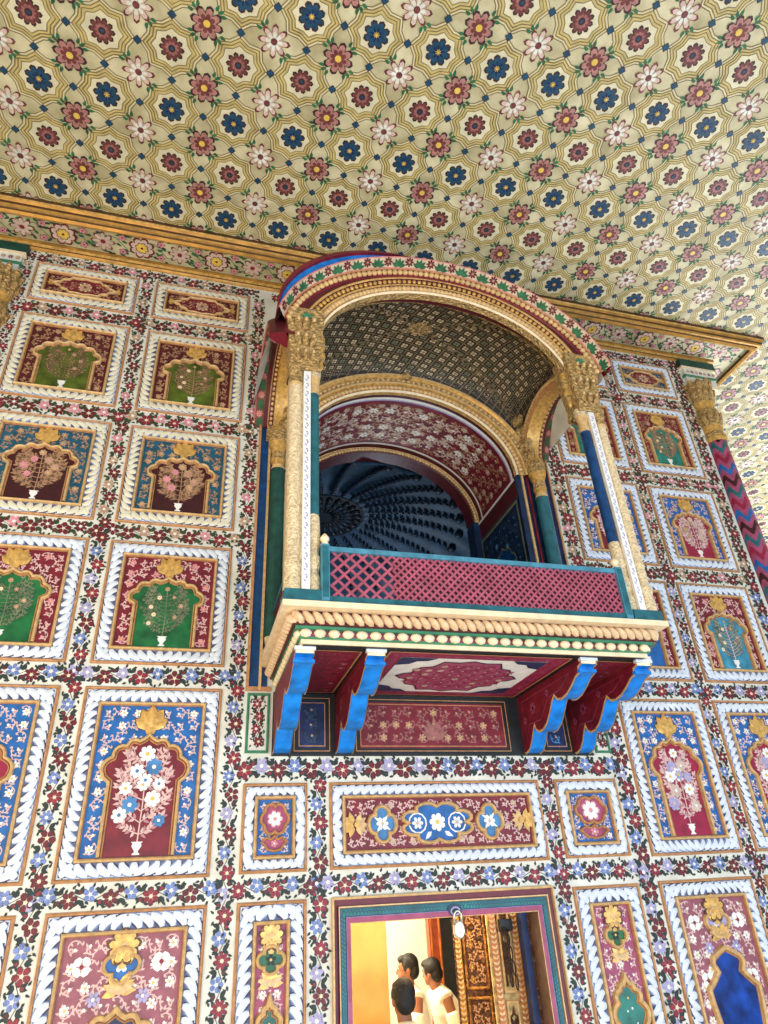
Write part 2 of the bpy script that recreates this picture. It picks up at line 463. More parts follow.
PGROUP = None
def panel_frame(t, x0, x1, z0, z1, bw=0.13, m1='lobe_white', m2='lobe_blue'):
    g = G()
    o = 0.022
    # outer gilt fillet, then band bed
    ridge(g, W, rect(x0+o/2, x1-o/2, z0+o/2, z1-o/2), o, 'gilt_brown', 0.0, 0.024, True)
    ridge(g, W, rect(x0+o+0.006, x1-o-0.006, z0+o+0.006, z1-o-0.006), 0.012, 'lobe_white', 0.0, 0.016, True)
    ib = 0.024
    a, b = o+0.012, bw-ib
    ridge(g, W, rect(x0+(a+b)/2, x1-(a+b)/2, z0+(a+b)/2, z1-(a+b)/2), b-a, 'lobe_gap', 0, 0, True, prof=[(-(b-a)/2, 0.010), (0, 0.013), ((b-a)/2, 0.010)])
    gadroon(g, W, x0+a, x1-a, z0+a, z1-a, b-a, m1=m1, m2=m2)
    g.build('twisted_frame', t)
    g = G()
    e = bw-ib/2
    ridge(g, W, rect(x0+e, x1-e, z0+e, z1-e), ib, 'gilt_light', 0.001, 0.040, True)
    ridge(g, W, rect(x0+bw-0.002, x1-bw+0.002, z0+bw-0.002, z1-bw+0.002), 0.010, 'gilt_brown', 0.001, 0.026, True)
    g.build('gilt_moulding', t)
    return x0+bw, x1-bw, z0+bw, z1-bw
def niche_panel(x0, x1, z0, z1, field, niche, sc, fm, label, stem, leafm, fmats, seed, dense=1.0, spring=None, nfl=9, fr=0.034, top=None, m1='lobe_white', m2='lobe_blue', group=None, vm='white_flower', hwf=0.365, lobes=4, fl=0.25):
    cx = (x0+x1)/2
    t = thing('painted_panel', label, 'wall panel', (cx, 0, z0), group)
    fx0, fx1, fz0, fz1 = panel_frame(t, x0, x1, z0, z1, m1=m1, m2=m2)
    fw, fh = fx1-fx0, fz1-fz0
    hw = fw*hwf
    za = fz0 + fh*(0.765 if top is None else top); zs = fz0 + fh*(0.46 if spring is None else spring)
    arch = cusp_arch(cx, hw/0.93, fz0+0.004, zs, za, lobes)
    ins = ginside([arch[0]] + arch[1:])
    g = G()
    poly(g, W, rect(fx0, fx1, fz0, fz1), field, 0.004)
    scrolls(g, W, fx0+0.01, fx1-0.01, fz0+0.01, fz1-0.01, sc, fm, seed, 0.088, 0.005, fl, keep=lambda x, y: not ins(x, y) or y > za)
    g.build('painted_field', t)
    g = G()
    poly(g, W, arch, niche, 0.0085)
    g.build('niche', t)
    g = G()
    ridge(g, W, arch, 0.024, 'gilt_light', 0.006, 0.038, False)
    ridge(g, W, shrink(arch, 0.020), 0.012, 'gilt_brown', 0.006, 0.024, False)
    g.build('arch_moulding', t)
    g = G(); crest(g, W, cx, za+0.004, min(0.17, fz1-za-0.006)*1.18, 'gold'); g.build('gilded_crest', t)
    g = G()
    vs = 0.075
    bt = zs + (za-zs)*0.68
    bouquet(g, W, cx, fz0+vs+0.012, bt, hw*0.74, stem, leafm, fmats, seed, dense, 0.010, fr, nfl)
    o = g.build('painted_bouquet', t)
    g = G(); vase(g, W, cx, fz0+0.012, vs, vm, 0.013); g.build('painted_vase', t)
    return t
def lozenge_panel(x0, x1, z0, z1, field, med, label, seed, side_f='maroon_dark', m1='lobe_white', m2='lobe_blue'):
    cx, cz = (x0+x1)/2, (z0+z1)/2
    t = thing('painted_panel', label, 'wall panel', (cx, 0, z0))
    fx0, fx1, fz0, fz1 = panel_frame(t, x0, x1, z0, z1, bw=0.125, m1=m1, m2=m2)
    g = G(); poly(g, W, rect(fx0, fx1, fz0, fz1), field, 0.004)
    scrolls(g, W, fx0+.01, fx1-.01, fz0+.01, fz1-.01, 'stem_tan', 'tan_flower', seed, 0.08, 0.005, 0.2)
    g.build('painted_field', t)
    hw, hh = (fx1-fx0)*0.40, (fz1-fz0)*0.42
    c = cartouche_long(cx, cz, hw, hh)
    g = G(); poly(g, W, c, med, 0.010)
    scrolls(g, W, cx-hw*.8, cx+hw*.8, cz-hh*.6, cz+hh*.6, 'stem_tan', 'pink_flower', seed+3, 0.07, 0.011, 0.1, keep=ginside(c))
    flower(g, W, (cx, cz), hh*0.5, 'tan_flower', 'red_flower', 8, 0.014, 0.2, outline='cream')
    g.build('medallion', t)
    g = G(); ridge(g, W, c, 0.018, 'gilt_light', 0.006, 0.032, True); g.build('medallion_rim', t)
    for s_ in (-1, 1):
        g = G()
        for a in (-0.7, 0, 0.7):
            leaf(g, W, (cx+s_*hw*1.0, cz), (0 if s_ > 0 else PI)+a, 0.06, 0.03, 'gold', 0.020)
        g.build('lotus_tip', t)
    return t

# ==================================================================  SETTING
# ---- the front wall with its door and balcony openings
def arch_pts(cx, hw, zs, h, n=28, a0=0.0, a1=PI):
    return [(cx+hw*math.cos(a0+(a1-a0)*i/n), zs+h*math.sin(a0+(a1-a0)*i/n)) for i in range(n+1)]
WX0, WX1, WZT, FL = -3.74, 3.69, 7.28, -0.50
BA = arch_pts(0.03, 1.08, 5.22, 0.86)     # back arch opening curve, right to left
g = G()
def wr(x0, x1, z0, z1): poly(g, W, rect(x0, x1, z0, z1), 'ground_white', 0.0)
wr(WX0, -1.40, FL, WZT); wr(1.50, WX1, FL, WZT)
wr(-1.40, -0.80, FL, 2.56); wr(0.80, 1.50, FL, 2.56); wr(-0.80, 0.80, 1.665, 2.56)
wr(-1.40, 1.50, 2.56, 3.05)
wr(-1.40, -1.05, 3.05, 5.22); wr(1.11, 1.50, 3.05, 5.22)
poly(g, W, [(1.50,5.22),(1.50,WZT),(0.03,WZT)] + [BA[i] for i in range(14, -1, -1)], 'ground_white', 0.0)
poly(g, W, [(0.03,WZT),(-1.40,WZT),(-1.40,5.22)] + [BA[i] for i in range(28, 13, -1)], 'ground_white', 0.0)
# edge returns of the wall block
g.add([(WX0,0,FL),(WX0,0.5,FL),(WX0,0.5,WZT),(WX0,0,WZT)], [(0,1,2,3)], 'ground_white')
g.add([(WX1,0,FL),(WX1,0.5,FL),(WX1,0.5,WZT),(WX1,0,WZT)], [(0,1,2,3)], 'ground_white')
sd = 100
WARM = dict(blues=('tan_flower', 'pink_flower', 'dark_red_flower'), lf='leaf_olive')
for x, z0, z1, w in ((-3.685,.6,7.26,.10),(-2.598,.6,7.1,.125),(-1.492,.6,7.1,.125),(1.60,.6,7.1,.15),(2.59,.6,7.1,.12),(3.585,.6,7.26,.15)):
    sd += 1; strip(g, W, (x, z0), (x, 4.25), w, sd); strip(g, W, (x, 4.27), (x, z1), w, sd+50, **WARM)
for x, z0, z1 in ((-0.883,.6,2.42),(0.895,.6,2.42)):
    sd += 1; strip(g, W, (x, z0), (x, z1), 0.13, sd)
for z, w in ((7.195,.13),(6.532,.15),(5.395,.15),(4.26,.14),(3.108,.14),(1.742,.13)):
    for x0, x1 in ((-3.64,-1.52),(1.63,3.54)):
        sd += 1; strip(g, W, (x0, z), (x1, z), w, sd, **(WARM if z > 4 else {}))
sd += 1; strip(g, W, (-1.38, 7.195), (1.5, 7.195), 0.13, sd, **WARM)
sd += 1; strip(g, W, (-1.46, 2.475), (1.56, 2.475), 0.15, sd)
sd += 1; strip(g, W, (-1.46, 1.745), (1.56, 1.745), 0.13, sd)
tag(g.build('wall_front'), kind='structure')
# thin painted lines
# ---- wall thickness behind (blocks light leaks)
g = G()
for x0, x1, z0, z1 in ((WX0+.01,-1.45,FL,WZT),(1.55,WX1-.01,FL,WZT),(-1.45,-0.80,FL,2.9),(0.80,1.55,FL,2.9),(-.8,.8,1.70,2.9),(-1.45,1.55,6.35,WZT)):
    box(g, x0, x1, 0.03, 0.10, z0, z1, 'plaster_white')
tag(g.build('wall_core'), kind='structure')

# ---- ceiling: star lattice
def star(cx, cy, R1, R2, k=8, rot=PI/8*0):
    return [(cx+(R1 if i % 2 == 0 else R2)*math.cos(rot+PI*i/k)*1.0, cy+(R1 if i % 2 == 0 else R2)*math.sin(rot+PI*i/k)) for i in range(2*k)]
CZ = 7.42
C_ = down(CZ)
g = G()
# the ceiling is laid around the wall block's soffit
SX0, SX1, SY = -4.62, 4.62, -0.48
poly(g, C_, rect(-9, 14, -8, SY), 'ceiling_paint', 0)
poly(g, C_, rect(SX1, 14, SY, 12), 'ceiling_paint', 0)
poly(g, C_, rect(-9, SX0, SY, 12), 'ceiling_paint', 0)
ax, by = 0.507, 0.475
rr = random.Random(3)
for i in range(-4, 31):
    for j in range(-6, 24):
        x, y = -3.42+ax*i, -2.08+by*j
        if y < -4.8 or (i > 20 and y < -1.5): continue
        inside = x < SX1-0.25 and y > SY+0.20
        if inside: continue
        def sc_(r, R1=1.0, R2=0.83):
            s = star(0, 0, R1*r, R2*r)
            return [(x+p[0]*ax/0.5, y+p[1]*by/0.5) for p in s]
        poly(g, C_, sc_(0.238), 'star_band', 0.0015)
        for rr_, mm in ((0.238,'star_line'),(0.224,'star_inside'),(0.210,'star_line'),(0.196,'star_yellow'),(0.182,'star_line'),(0.168,'star_yellow')):
            stroke(g, C_, sc_(rr_), 0.0045 if mm == 'star_line' else 0.008, mm, 0.0025, True)
        poly(g, C_, sc_(0.150, 1, 0.84), 'star_inside', 0.003)
        stroke(g, C_, sc_(0.150, 1, 0.84), 0.004, 'star_line', 0.0035, True)
        far = x > 7 or y > 3
        if (j % 2) == 0:
            flower(g, C_, (x, y), 0.086, 'rose_brown', 'ceil_blue', 10, 0.005, 0, outline='ink', pw=0.8, inner=None if far else 'rose_pink')
            disc(g, C_, (x, y), 0.028, 'ink', 0.0075); disc(g, C_, (x, y), 0.014, 'ceil_blue', 0.0085, 6)
        else:
            flower(g, C_, (x, y), 0.094, 'ceil_blue', 'yellow_dot', 8, 0.005, rr.random(), outline='ink', pw=0.8)
            if not far: flower(g, C_, (x, y), 0.055, 'navy', 'ink', 8, 0.0075, rr.random(), pw=0.35)
            disc(g, C_, (x, y), 0.012, 'yellow_dot', 0.0095, 6)
        for dx, dy in ((0.5,0),(0,0.5)):
            c = (x+dx*ax, y+dy*by)
            r = 0.036
            poly(g, C_, [(c[0]+r,c[1]),(c[0],c[1]+r),(c[0]-r,c[1]),(c[0],c[1]-r)], 'ink', 0.0045)
            r = 0.030
            poly(g, C_, [(c[0]+r,c[1]),(c[0],c[1]+r),(c[0]-r,c[1]),(c[0],c[1]-r)], 'ceil_blue', 0.0055)
        c = (x+ax/2, y+by/2)
        if i % 2 == 0:
            flower(g, C_, c, 0.112, 'dusty_rose', 'yellow_dot', 8, 0.005, 0.2, outline='ink', pw=0.72, inner=None if far else 'rose_brown')
        else:
            flower(g, C_, c, 0.112, 'pale_pink', 'rose_brown', 8, 0.005, 0, outline='rose_brown', pw=0.55, inner=None if far else 'ground_white')
        for k in range(4):
            a = PI/4+PI/2*k
            for da in (-0.55, 0, 0.55):
                b = (c[0]+0.118*math.cos(a+da*0.35), c[1]+0.118*math.sin(a+da*0.35))
                if i % 2 == 1 and k % 2: continue
                leaf(g, C_, b, a+da, 0.052, 0.028, 'leaf_green', 0.0045)
tag(g.build('ceiling'), kind='structure')

# ---- soffit with floral band and gilt cornice
g = G()
Sf = down(7.34)
sy0, sy1 = -0.36, -0.05
ex = 4.19
poly(g, Sf, rect(-ex-0.31, ex+0.31, sy0, 0.0), 'ceiling_paint', 0)
poly(g, Sf, rect(WX1, ex+0.31, 0.0, 5), 'ceiling_paint', 0)
poly(g, Sf, rect(-ex-0.31, WX0, 0.0, 5), 'ceiling_paint', 0)
def fband(a, b, w, seed):
    rr = random.Random(seed)
    dx, dy = b[0]-a[0], b[1]-a[1]; L = math.hypot(dx, dy); ux, uy = dx/L, dy/L; ang = math.atan2(uy, ux)
    n = round(L/0.36); st = L/n
    def at(t, o): return (a[0]+ux*t-uy*o, a[1]+uy*t+ux*o)
    stroke(g, Sf, [at(L*i/(n*6), w*0.30*math.sin(i*PI/3)) for i in range(n*6+1)], 0.007, 'leaf_green', 0.002)
    for i in range(n):
        c = at(st*(i+.5), 0)
        if i % 2: flower(g, Sf, c, w*0.38, 'pale_pink', 'red_flower', 8, 0.004, 0, outline='rose_brown', pw=0.55)
        else:
            flower(g, Sf, c, w*0.42, 'pale_pink', 'yellow_dot', 8, 0.004, .3, outline='dark_red_flower', pw=0.85)
            flower(g, Sf, c, w*0.22, 'yellow_dot', 'red_flower', 8, 0.006, .3, outline='star_line', pw=0.85)
        for k in range(20):
            t = st*(i+1) + rr.uniform(-.5,.5)*st*.8; o = rr.uniform(-.45,.45)*w
            leaf(g, Sf, at(t, o), ang+rr.choice((0,PI))+rr.uniform(-1,1), 0.062, 0.028, 'leaf_green' if k % 3 else 'leaf_dark', 0.003)
        for sg in (-1, 1):
            flower(g, Sf, at(st*(i+1), sg*w*0.3), w*0.13, 'pink_flower', 'dark_red_flower', 5, 0.004, outline='rose_brown')
fband((-4.3, -0.205), (4.35, -0.205), 0.27, 5)
fband((4.345, -0.02), (4.345, 4.8), 0.27, 6)
tag(g.build('trim_1'), kind='structure')
# gilt cornice mouldings: swept profile around front and right/left returns
def cornice(name, off_in, prof, miny):
    g = G()
    path = [(-off_in, 5.0), (-off_in, miny), (off_in, miny), (off_in, 5.0)]
    nn = normals2(path, False)
    k = len(prof); vs = []
    for p, q in zip(path, nn):
        for a, z, *_ in prof: vs.append((p[0]-q[0]*a, p[1]-q[1]*a, z))
    for j in range(k-1):
        g.add(vs, [(i*k+j, i*k+j+1, (i+1)*k+j+1, (i+1)*k+j) for i in range(3)], prof[j][2])
    return tag(g.build(name), kind='structure')
cornice('trim_2', 4.50, [(0.0,7.345,'cornice_dark'),(0.0,7.30,'gold'),(0.025,7.285,'cornice_gold'),(0.05,7.30,'cornice_dark'),(0.058,7.315,'gold'),(0.085,7.31,'cornice_gold'),(0.098,7.325,'cornice_dark'),(0.102,7.35,'cornice_gold'),(0.122,7.365,'gold'),(0.130,7.38,'cornice_dark'),(0.132,7.425,'cornice_dark')], -0.355)
g = G()
def hbar(x0, x1, prof):
    k = len(prof)
    g.add([(x0, y, z) for y, z, *_ in prof] + [(x1, y, z) for y, z, *_ in prof], [], 'gold')
    o = len(g.v)-2*k
    for j in range(k-1):
        g.f.append((o+j, o+j+1, o+k+j+1, o+k+j)); g.m.append(g.mi(prof[j][2])); g.sm.append(False)
hbar(-4.19, 4.19, [(0.02,7.27,'gold'),(-0.02,7.27,'cornice_gold'),(-0.035,7.285,'cornice_dark'),(-0.035,7.30,'gold'),(-0.06,7.31,'cornice_gold'),(-0.07,7.335,'cornice_dark'),(-0.07,7.345,'gold')])
box(g, 4.10, 4.19, -0.035, 0.02, 7.27, 7.34, 'cornice_gold'); box(g, -4.19, -4.10, -0.035, 0.02, 7.27, 7.34, 'cornice_gold')
tag(g.build('trim_3'), kind='structure')

# ---- floor
g = G(); box(g, -9, 14, -9, 12, FL-0.1, FL, 'stone_floor'); tag(g.build('floor'), kind='structure')

# ==================================================================  PANELS
BL_, WH = 'lobe_blue', 'lobe_white'
LXA, LXB, RXB, RXA = (-3.614,-2.674), (-2.518,-1.588), (1.688,2.530), (2.655,3.480)
RZ = {1:(6.618,7.122), 2:(5.478,6.443), 3:(4.34,5.303), 4:(3.187,4.175), 5:(1.818,3.024)}
lozenge_panel(*LXA, *RZ[1], 'maroon_dark', 'maroon', 'low wide framed panel with brown-red lozenge, top of the far left column', 11, m1='lobe_cream')
lozenge_panel(*LXB, *RZ[1], 'maroon_dark', 'maroon', 'low wide framed panel with brown-red lozenge, nearest left of the balcony hood', 12, m1='lobe_cream')
lozenge_panel(*RXB, *RZ[1], 'teal_field', 'maroon', 'low wide framed panel mostly hidden behind the right end of the balcony hood', 13)
lozenge_panel(*RXA, *RZ[1], 'teal_field', 'maroon', 'low wide framed panel with red lozenge on blue, near the zigzag column top', 14)
tree = dict(dense=1.9, nfl=8, fr=0.018)
niche_panel(*LXA, *RZ[2], 'maroon_dark', 'olive_niche', 'stem_tan', 'tan_flower', 'framed panel with dark olive tree niche on brown-red, far left column under the lozenge', 'stem_brown', 'stem_brown', ['tan_flower','stem_brown'], 21, m1='lobe_cream', **tree)
niche_panel(*LXB, *RZ[2], 'maroon_dark', 'olive_niche', 'stem_tan', 'tan_flower', 'framed panel with olive green tree niche on brown-red, nearest left of the balcony hood', 'stem_tan', 'stem_brown', ['tan_flower','cream'], 22, m1='lobe_cream', **tree)
niche_panel(*RXB, *RZ[2], 'maroon', 'teal_niche', 'stem_tan', 'tan_flower', 'framed panel with teal tree niche seen through the right side arch of balcony', 'stem_grey', 'stem_grey', ['tan_flower','cream'], 23, **tree)
niche_panel(*RXA, *RZ[2], 'maroon', 'teal_niche', 'stem_tan', 'tan_flower', 'framed panel with gold tree in green niche on maroon, beside the gilded capital', 'stem_tan', 'stem_tan', ['tan_flower','cream'], 24, **tree)
rose = dict(dense=1.0, nfl=7, fr=0.034)
niche_panel(*LXA, *RZ[3], 'teal_field', 'maroon_deep', 'stem_tan', 'tan_flower', 'framed panel with dark red rose bush niche on teal, cut by the left edge', 'stem_tan', 'stem_tan', ['tan_flower','pink_flower'], 31, m1='lobe_cream', **rose)
niche_panel(*LXB, *RZ[3], 'teal_field', 'maroon_deep', 'stem_tan', 'tan_flower', 'framed panel with deep red rose bush niche on blue-green, left of the balcony pillar', 'stem_tan', 'stem_tan', ['tan_flower','pink_flower'], 32, m1='lobe_cream', **rose)
niche_panel(*RXB, *RZ[3], 'blue_field', 'maroon', 'stem_pink', 'white_flower', 'framed panel with red rose niche on blue seen between the balcony pillars at right', 'stem_pink', 'stem_pink', ['pale_pink','pink_flower'], 33, **rose)
niche_panel(*RXA, *RZ[3], 'blue_field', 'crimson', 'stem_pink', 'tan_flower', 'framed panel with purplish-red rose niche on blue, beside the zigzag pillar shaft', 'stem_pink', 'stem_pink', ['pale_pink','tan_flower'], 34, **rose)
niche_panel(*LXA, *RZ[4], 'maroon', 'green_niche', 'stem_pink', 'pink_flower', 'framed panel with bright green tree niche on maroon, cut by the left edge', 'stem_grey', 'stem_grey', ['tan_flower','cream'], 41, **tree)
niche_panel(*LXB, *RZ[4], 'maroon', 'green_niche', 'stem_pink', 'pink_flower', 'framed panel with bright green tree niche on maroon, left of the balcony floor', 'stem_grey', 'stem_grey', ['tan_flower','cream'], 42, **tree)
niche_panel(*RXB, *RZ[4], 'maroon', 'blue_field', 'stem_pink', 'pink_flower', 'framed panel mostly hidden by the right end of the balcony floor', 'stem_grey', 'stem_grey', ['tan_flower','cream'], 43, **tree)
niche_panel(*RXA, *RZ[4], 'maroon', 'aqua_niche', 'stem_pink', 'pink_flower', 'framed panel with pale blue tree niche on maroon, right edge at balcony floor height', 'stem_pink', 'stem_grey', ['tan_flower','cream'], 44, **tree)
bq = dict(dense=1.0, nfl=11, fr=0.050, spring=0.47, top=0.79, hwf=0.36)
niche_panel(*LXA, *RZ[5], 'blue_field', 'crimson', 'stem_pink', 'white_flower', 'tall framed panel with blue field cut by the left edge', 'stem_pink', 'stem_pink', ['white_flower','sky_field','white_flower'], 51, fl=0.5, **bq)
niche_panel(*LXB, *RZ[5], 'blue_field', 'maroon', 'stem_pink', 'white_flower', 'tall framed panel, white-blue bouquet in maroon niche on blue, left of the brackets', 'stem_pink', 'stem_pink', ['white_flower','white_flower','sky_field'], 52, fl=0.5, **bq)
niche_panel(*RXB, *RZ[5], 'blue_field', 'crimson', 'stem_pink', 'white_flower', 'tall framed panel, pale bouquet in crimson niche on blue, right of the brackets', 'stem_pink', 'stem_pink', ['white_flower','lilac_flower','pale_pink'], 53, fl=0.5, **bq)
niche_panel(*RXA, *RZ[5], 'blue_field', 'crimson', 'stem_pink', 'white_flower', 'tall framed panel with crimson niche cut by the right edge', 'stem_pink', 'stem_pink', ['white_flower','lilac_flower','pale_pink'], 54, fl=0.5, **bq)

# bottom row: crest, quatrefoil, calyx, then niche top
def chain_panel(x0, x1, z1, field, cart, niche, label, seed, zc, style='arch', flo=True):
    z0 = 0.25; cx = (x0+x1)/2
    t = thing('painted_panel', label, 'wall panel', (cx, 0, z0))
    fx0, fx1, fz0, fz1 = panel_frame(t, x0, x1, z0, z1)
    fw = fx1-fx0
    g = G(); poly(g, W, rect(fx0, fx1, fz0, fz1), field, 0.004)
    scrolls(g, W, fx0+.01, fx1-.01, 0.75, fz1-.01, 'stem_pink', 'white_flower', seed, 0.10 if fw > .5 else .08, 0.005, 0.35)
    if fw > .5:
        for sg in (-1, 1):
            for zz in (0.27, 0.62):
                flower(g, W, (cx+sg*fw*0.33, fz1-zz+0.12), 0.055, 'white_flower', 'red_flower', 4, 0.009, PI/4, pw=0.75)
                flower(g, W, (cx+sg*fw*0.2, fz1-zz-0.04), 0.04, 'lilac_flower', 'white_flower', 6, 0.009)
    g.build('painted_field', t)
    s = 0.105 if fw < .5 else 0.125
    g = G()
    flower(g, W, (cx, zc[0]), s*0.72, 'gold', 'gilt_light', 9, 0.022, PI/2, pw=.8, outline='cornice_dark')
    crest(g, W, cx, zc[0]-s*0.9, s*1.0)
    g.build('gilded_crest', t)
    q = foil(cx, zc[1], s*0.80, s*0.70, 4, 0.3, PI/4)
    g = G(); poly(g, W, q, cart, 0.010); flower(g, W, (cx, zc[1]), s*0.32, 'white_flower' if cart != 'green_niche' else 'leaf_dark', 'yellow_dot', 5, 0.012, 1.57); g.build('cartouche', t)
    g = G(); ridge(g, W, q, 0.024, 'gilt_light', 0.006, 0.040, True); g.build('cartouche_rim', t)
    g = G()
    for a in (-2.2,-1.5,-0.8,0.8,1.5,2.2):
        leaf(g, W, (cx, zc[2]), PI/2+a*0.8, s*0.75, s*0.4, 'gold', 0.022)
    for sg in (-1, 1): leaf(g, W, (cx, zc[2]), (0 if sg > 0 else PI), s*0.7, s*0.36, 'gilt_light', 0.028, bend=0.35*sg)
    disc(g, W, (cx, zc[2]), s*0.18, 'gilt_light', 0.030)
    g.build('gilded_calyx', t)
    hw = fw*0.33
    za = zc[3]
    if style == 'arch':
        a = cusp_arch(cx, hw*1.12, fz0+0.004, za-0.30, za, 4)
    else:
        h = [(0.62,-0.9),(0.98,-0.52),(1.0,-0.40),(0.66,-0.30),(0.50,-0.24),(0.62,-0.16),(0.56,-0.10),(0.3,-0.05),(0,0)]
        a = [(cx+hw*1.1*p, fz0+0.004 if k == 0 else za+0.6*q) for k, (p, q) in enumerate(h)] + [(cx-hw*1.1*p, fz0+0.004 if k == 0 else za+0.6*q) for k, (p, q) in reversed(list(enumerate(h[:-1])))]
    g = G(); poly(g, W, a, niche, 0.0135); g.build('niche', t)
    g = G(); ridge(g, W, a, 0.034, 'gilt_light', 0.006, 0.044); ridge(g, W, shrink(a, 0.022), 0.012, 'gilt_brown', 0.006, 0.024); g.build('arch_moulding', t)
    if niche != 'blue_niche':
        g = G(); bouquet(g, W, cx, 0.55, za-0.10, hw*0.7, 'stem_pink', 'stem_pink', ['white_flower'], seed, 1.0, 0.010, 0.03, 7); g.build('painted_bouquet', t)
    return t
chain_panel(*LXB, 1.668, 'pink_field', 'blue_field', 'navy', 'wide framed panel with small blue quatrefoil on rosy scrolls, lower left of the doorway', 61, (1.478,1.385,1.265,1.175))
chain_panel(-3.614, -2.674, 1.668, 'pink_field', 'blue_field', 'navy', 'framed panel of which only a frame corner shows at the lower left edge', 62, (1.478,1.385,1.265,1.175))
chain_panel(*RXB, 1.655, 'pink_field', 'lilac_flower', 'blue_niche', 'wide framed panel with glossy deep blue bulb-shaped niche, bottom right', 63, (1.468,1.375,1.29,1.215), 'bulb')
chain_panel(*RXA, 1.655, 'pink_field', 'blue_field', 'blue_niche', 'lowest framed panel beside the zigzag column, just beyond the bottom right corner', 66, (1.468,1.375,1.27,1.18))
chain_panel(-1.407, -0.961, 1.667, 'mauve', 'green_niche', 'teal_niche', 'narrow tall framed panel left of the doorway with green cartouche', 64, (1.478,1.352,1.235,1.16))
chain_panel(0.968, 1.515, 1.650, 'mauve', 'green_niche', 'teal_niche', 'narrow tall framed panel right of the doorway with green niche', 65, (1.455,1.34,1.21,1.10))

# small square panels over the narrow ones
def square_panel(x0, x1, z0, z1, field, cart, label, seed):
    cx, cz = (x0+x1)/2, (z0+z1)/2
    t = thing('painted_panel', label, 'wall panel', (cx, 0, z0))
    fx0, fx1, fz0, fz1 = panel_frame(t, x0, x1, z0, z1, bw=0.105)
    g = G(); poly(g, W, rect(fx0, fx1, fz0, fz1), field, 0.004)
    scrolls(g, W, fx0+.01, fx1-.01, fz0+.01, fz1-.01, 'stem_pink', 'white_flower', seed, 0.07, 0.005, 0.1)
    g.build('painted_field', t)
    hw, hh = (fx1-fx0)/2, (fz1-fz0)/2
    q = foil(cx, cz+hh*0.28, hw*0.80, hh*0.58, 6, 0.22, PI/6)
    q2 = [(cx+hw*0.72*a, cz-hh*0.86+hh*0.5*b) for a, b in ((0,0),(0.55,0.12),(0.75,0.45),(1.0,0.62),(0.62,0.95),(0.25,0.8),(0,1.05),(-0.25,0.8),(-0.62,0.95),(-1.0,0.62),(-0.75,0.45),(-0.55,0.12))]
    g = G(); poly(g, W, q, cart, 0.010); flower(g, W, (cx, cz+hh*0.28), hw*0.42, 'white_flower', 'pink_flower', 7, 0.012, 0, outline='pink_flower', pw=.8)
    poly(g, W, q2, cart, 0.010); flower(g, W, (cx, cz-hh*0.6), hw*0.2, 'pink_flower', 'white_flower', 5, 0.012)
    g.build('cartouche', t)
    g = G(); ridge(g, W, q, 0.022, 'gilt_brown', 0.006, 0.036, True); ridge(g, W, q2, 0.018, 'gilt_brown', 0.006, 0.034, True)
    g.build('cartouche_rim', t)
    return t
square_panel(-1.405, -0.961, 1.824, 2.376, 'blue_field', 'mauve', 'small framed panel with pink cartouche, upper left of the doorway', 71)
square_panel(0.961, 1.508, 1.830, 2.380, 'blue_field', 'mauve', 'small framed panel with maroon cartouche on blue, upper right of the doorway', 72)

# long panel over the door
t = thing('painted_panel', 'long horizontal framed panel with blue lobed cartouches centred over the doorway', 'wall panel', (0.01,0,1.825))
fx0, fx1, fz0, fz1 = panel_frame(t, -0.806, 0.826, 1.826, 2.378, bw=0.112)
g = G(); poly(g, W, rect(fx0, fx1, fz0, fz1), 'maroon', 0.004)
scrolls(g, W, fx0+.01, fx1-.01, fz0+.01, fz1-.01, 'stem_pink', 'pale_pink', 73, 0.075, 0.005, 0.2)
g.build('painted_field', t)
for cx, rx, rz, n in ((-0.02, 0.275, 0.135, 8), (-0.43, 0.10, 0.115, 4), (0.385, 0.10, 0.115, 4)):
    q = foil(cx, 2.097, rx, rz, n, 0.2 if n == 8 else 0.3, 0 if n == 8 else PI/4)
    g = G(); poly(g, W, q, 'sky_field' if n == 4 else 'blue_field', 0.010)
    if n == 8:
        flower(g, W, (cx, 2.10), 0.062, 'white_flower', 'yellow_dot', 7, 0.013, 0.4, pw=.8)
        for sg in (-1, 1):
            flower(g, W, (cx+sg*0.15, 2.097), 0.042, 'white_flower', 'pale_pink', 6, 0.013)
            stroke(g, W, [(cx+sg*(0.15+0.065*math.cos(a)), 2.097+0.065*math.sin(a)) for a in [k*0.55 for k in range(12)]], 0.010, 'white_flower', 0.0125)
            leaf(g, W, (cx+sg*0.05, 2.04), -PI/2+sg*0.9, 0.07, 0.03, 'white_flower', 0.012)
    else:
        flower(g, W, (cx, 2.10), 0.045, 'white_flower', 'pale_pink', 6, 0.013)
        for k in range(4): leaf(g, W, (cx, 2.10), k*PI/2+.8, 0.075, 0.02, 'white_flower', 0.012)
    o = g.build('cartouche', t)
    g = G(); ridge(g, W, q, 0.026, 'gilt_light', 0.006, 0.044, True); g.build('cartouche_rim', o)
for sg in (-1, 1):
    g = G()
    cx = 0.01+sg*0.605
    for a in (-1.3,-0.65,0,0.65,1.3):
        leaf(g, W, (cx+sg*0.05, 2.097), (PI if sg > 0 else 0)+PI+a, 0.085, 0.045, 'gold', 0.022+0.004*(1-abs(a)), 0)
        leaf(g, W, (cx+sg*0.02, 2.097), (PI if sg > 0 else 0)+a*0.9, 0.08, 0.04, 'gilt_light', 0.020, 0)
    disc(g, W, (cx+sg*0.02, 2.097), 0.022, 'gold', 0.032)
    g.build('gilded_leaf', t)

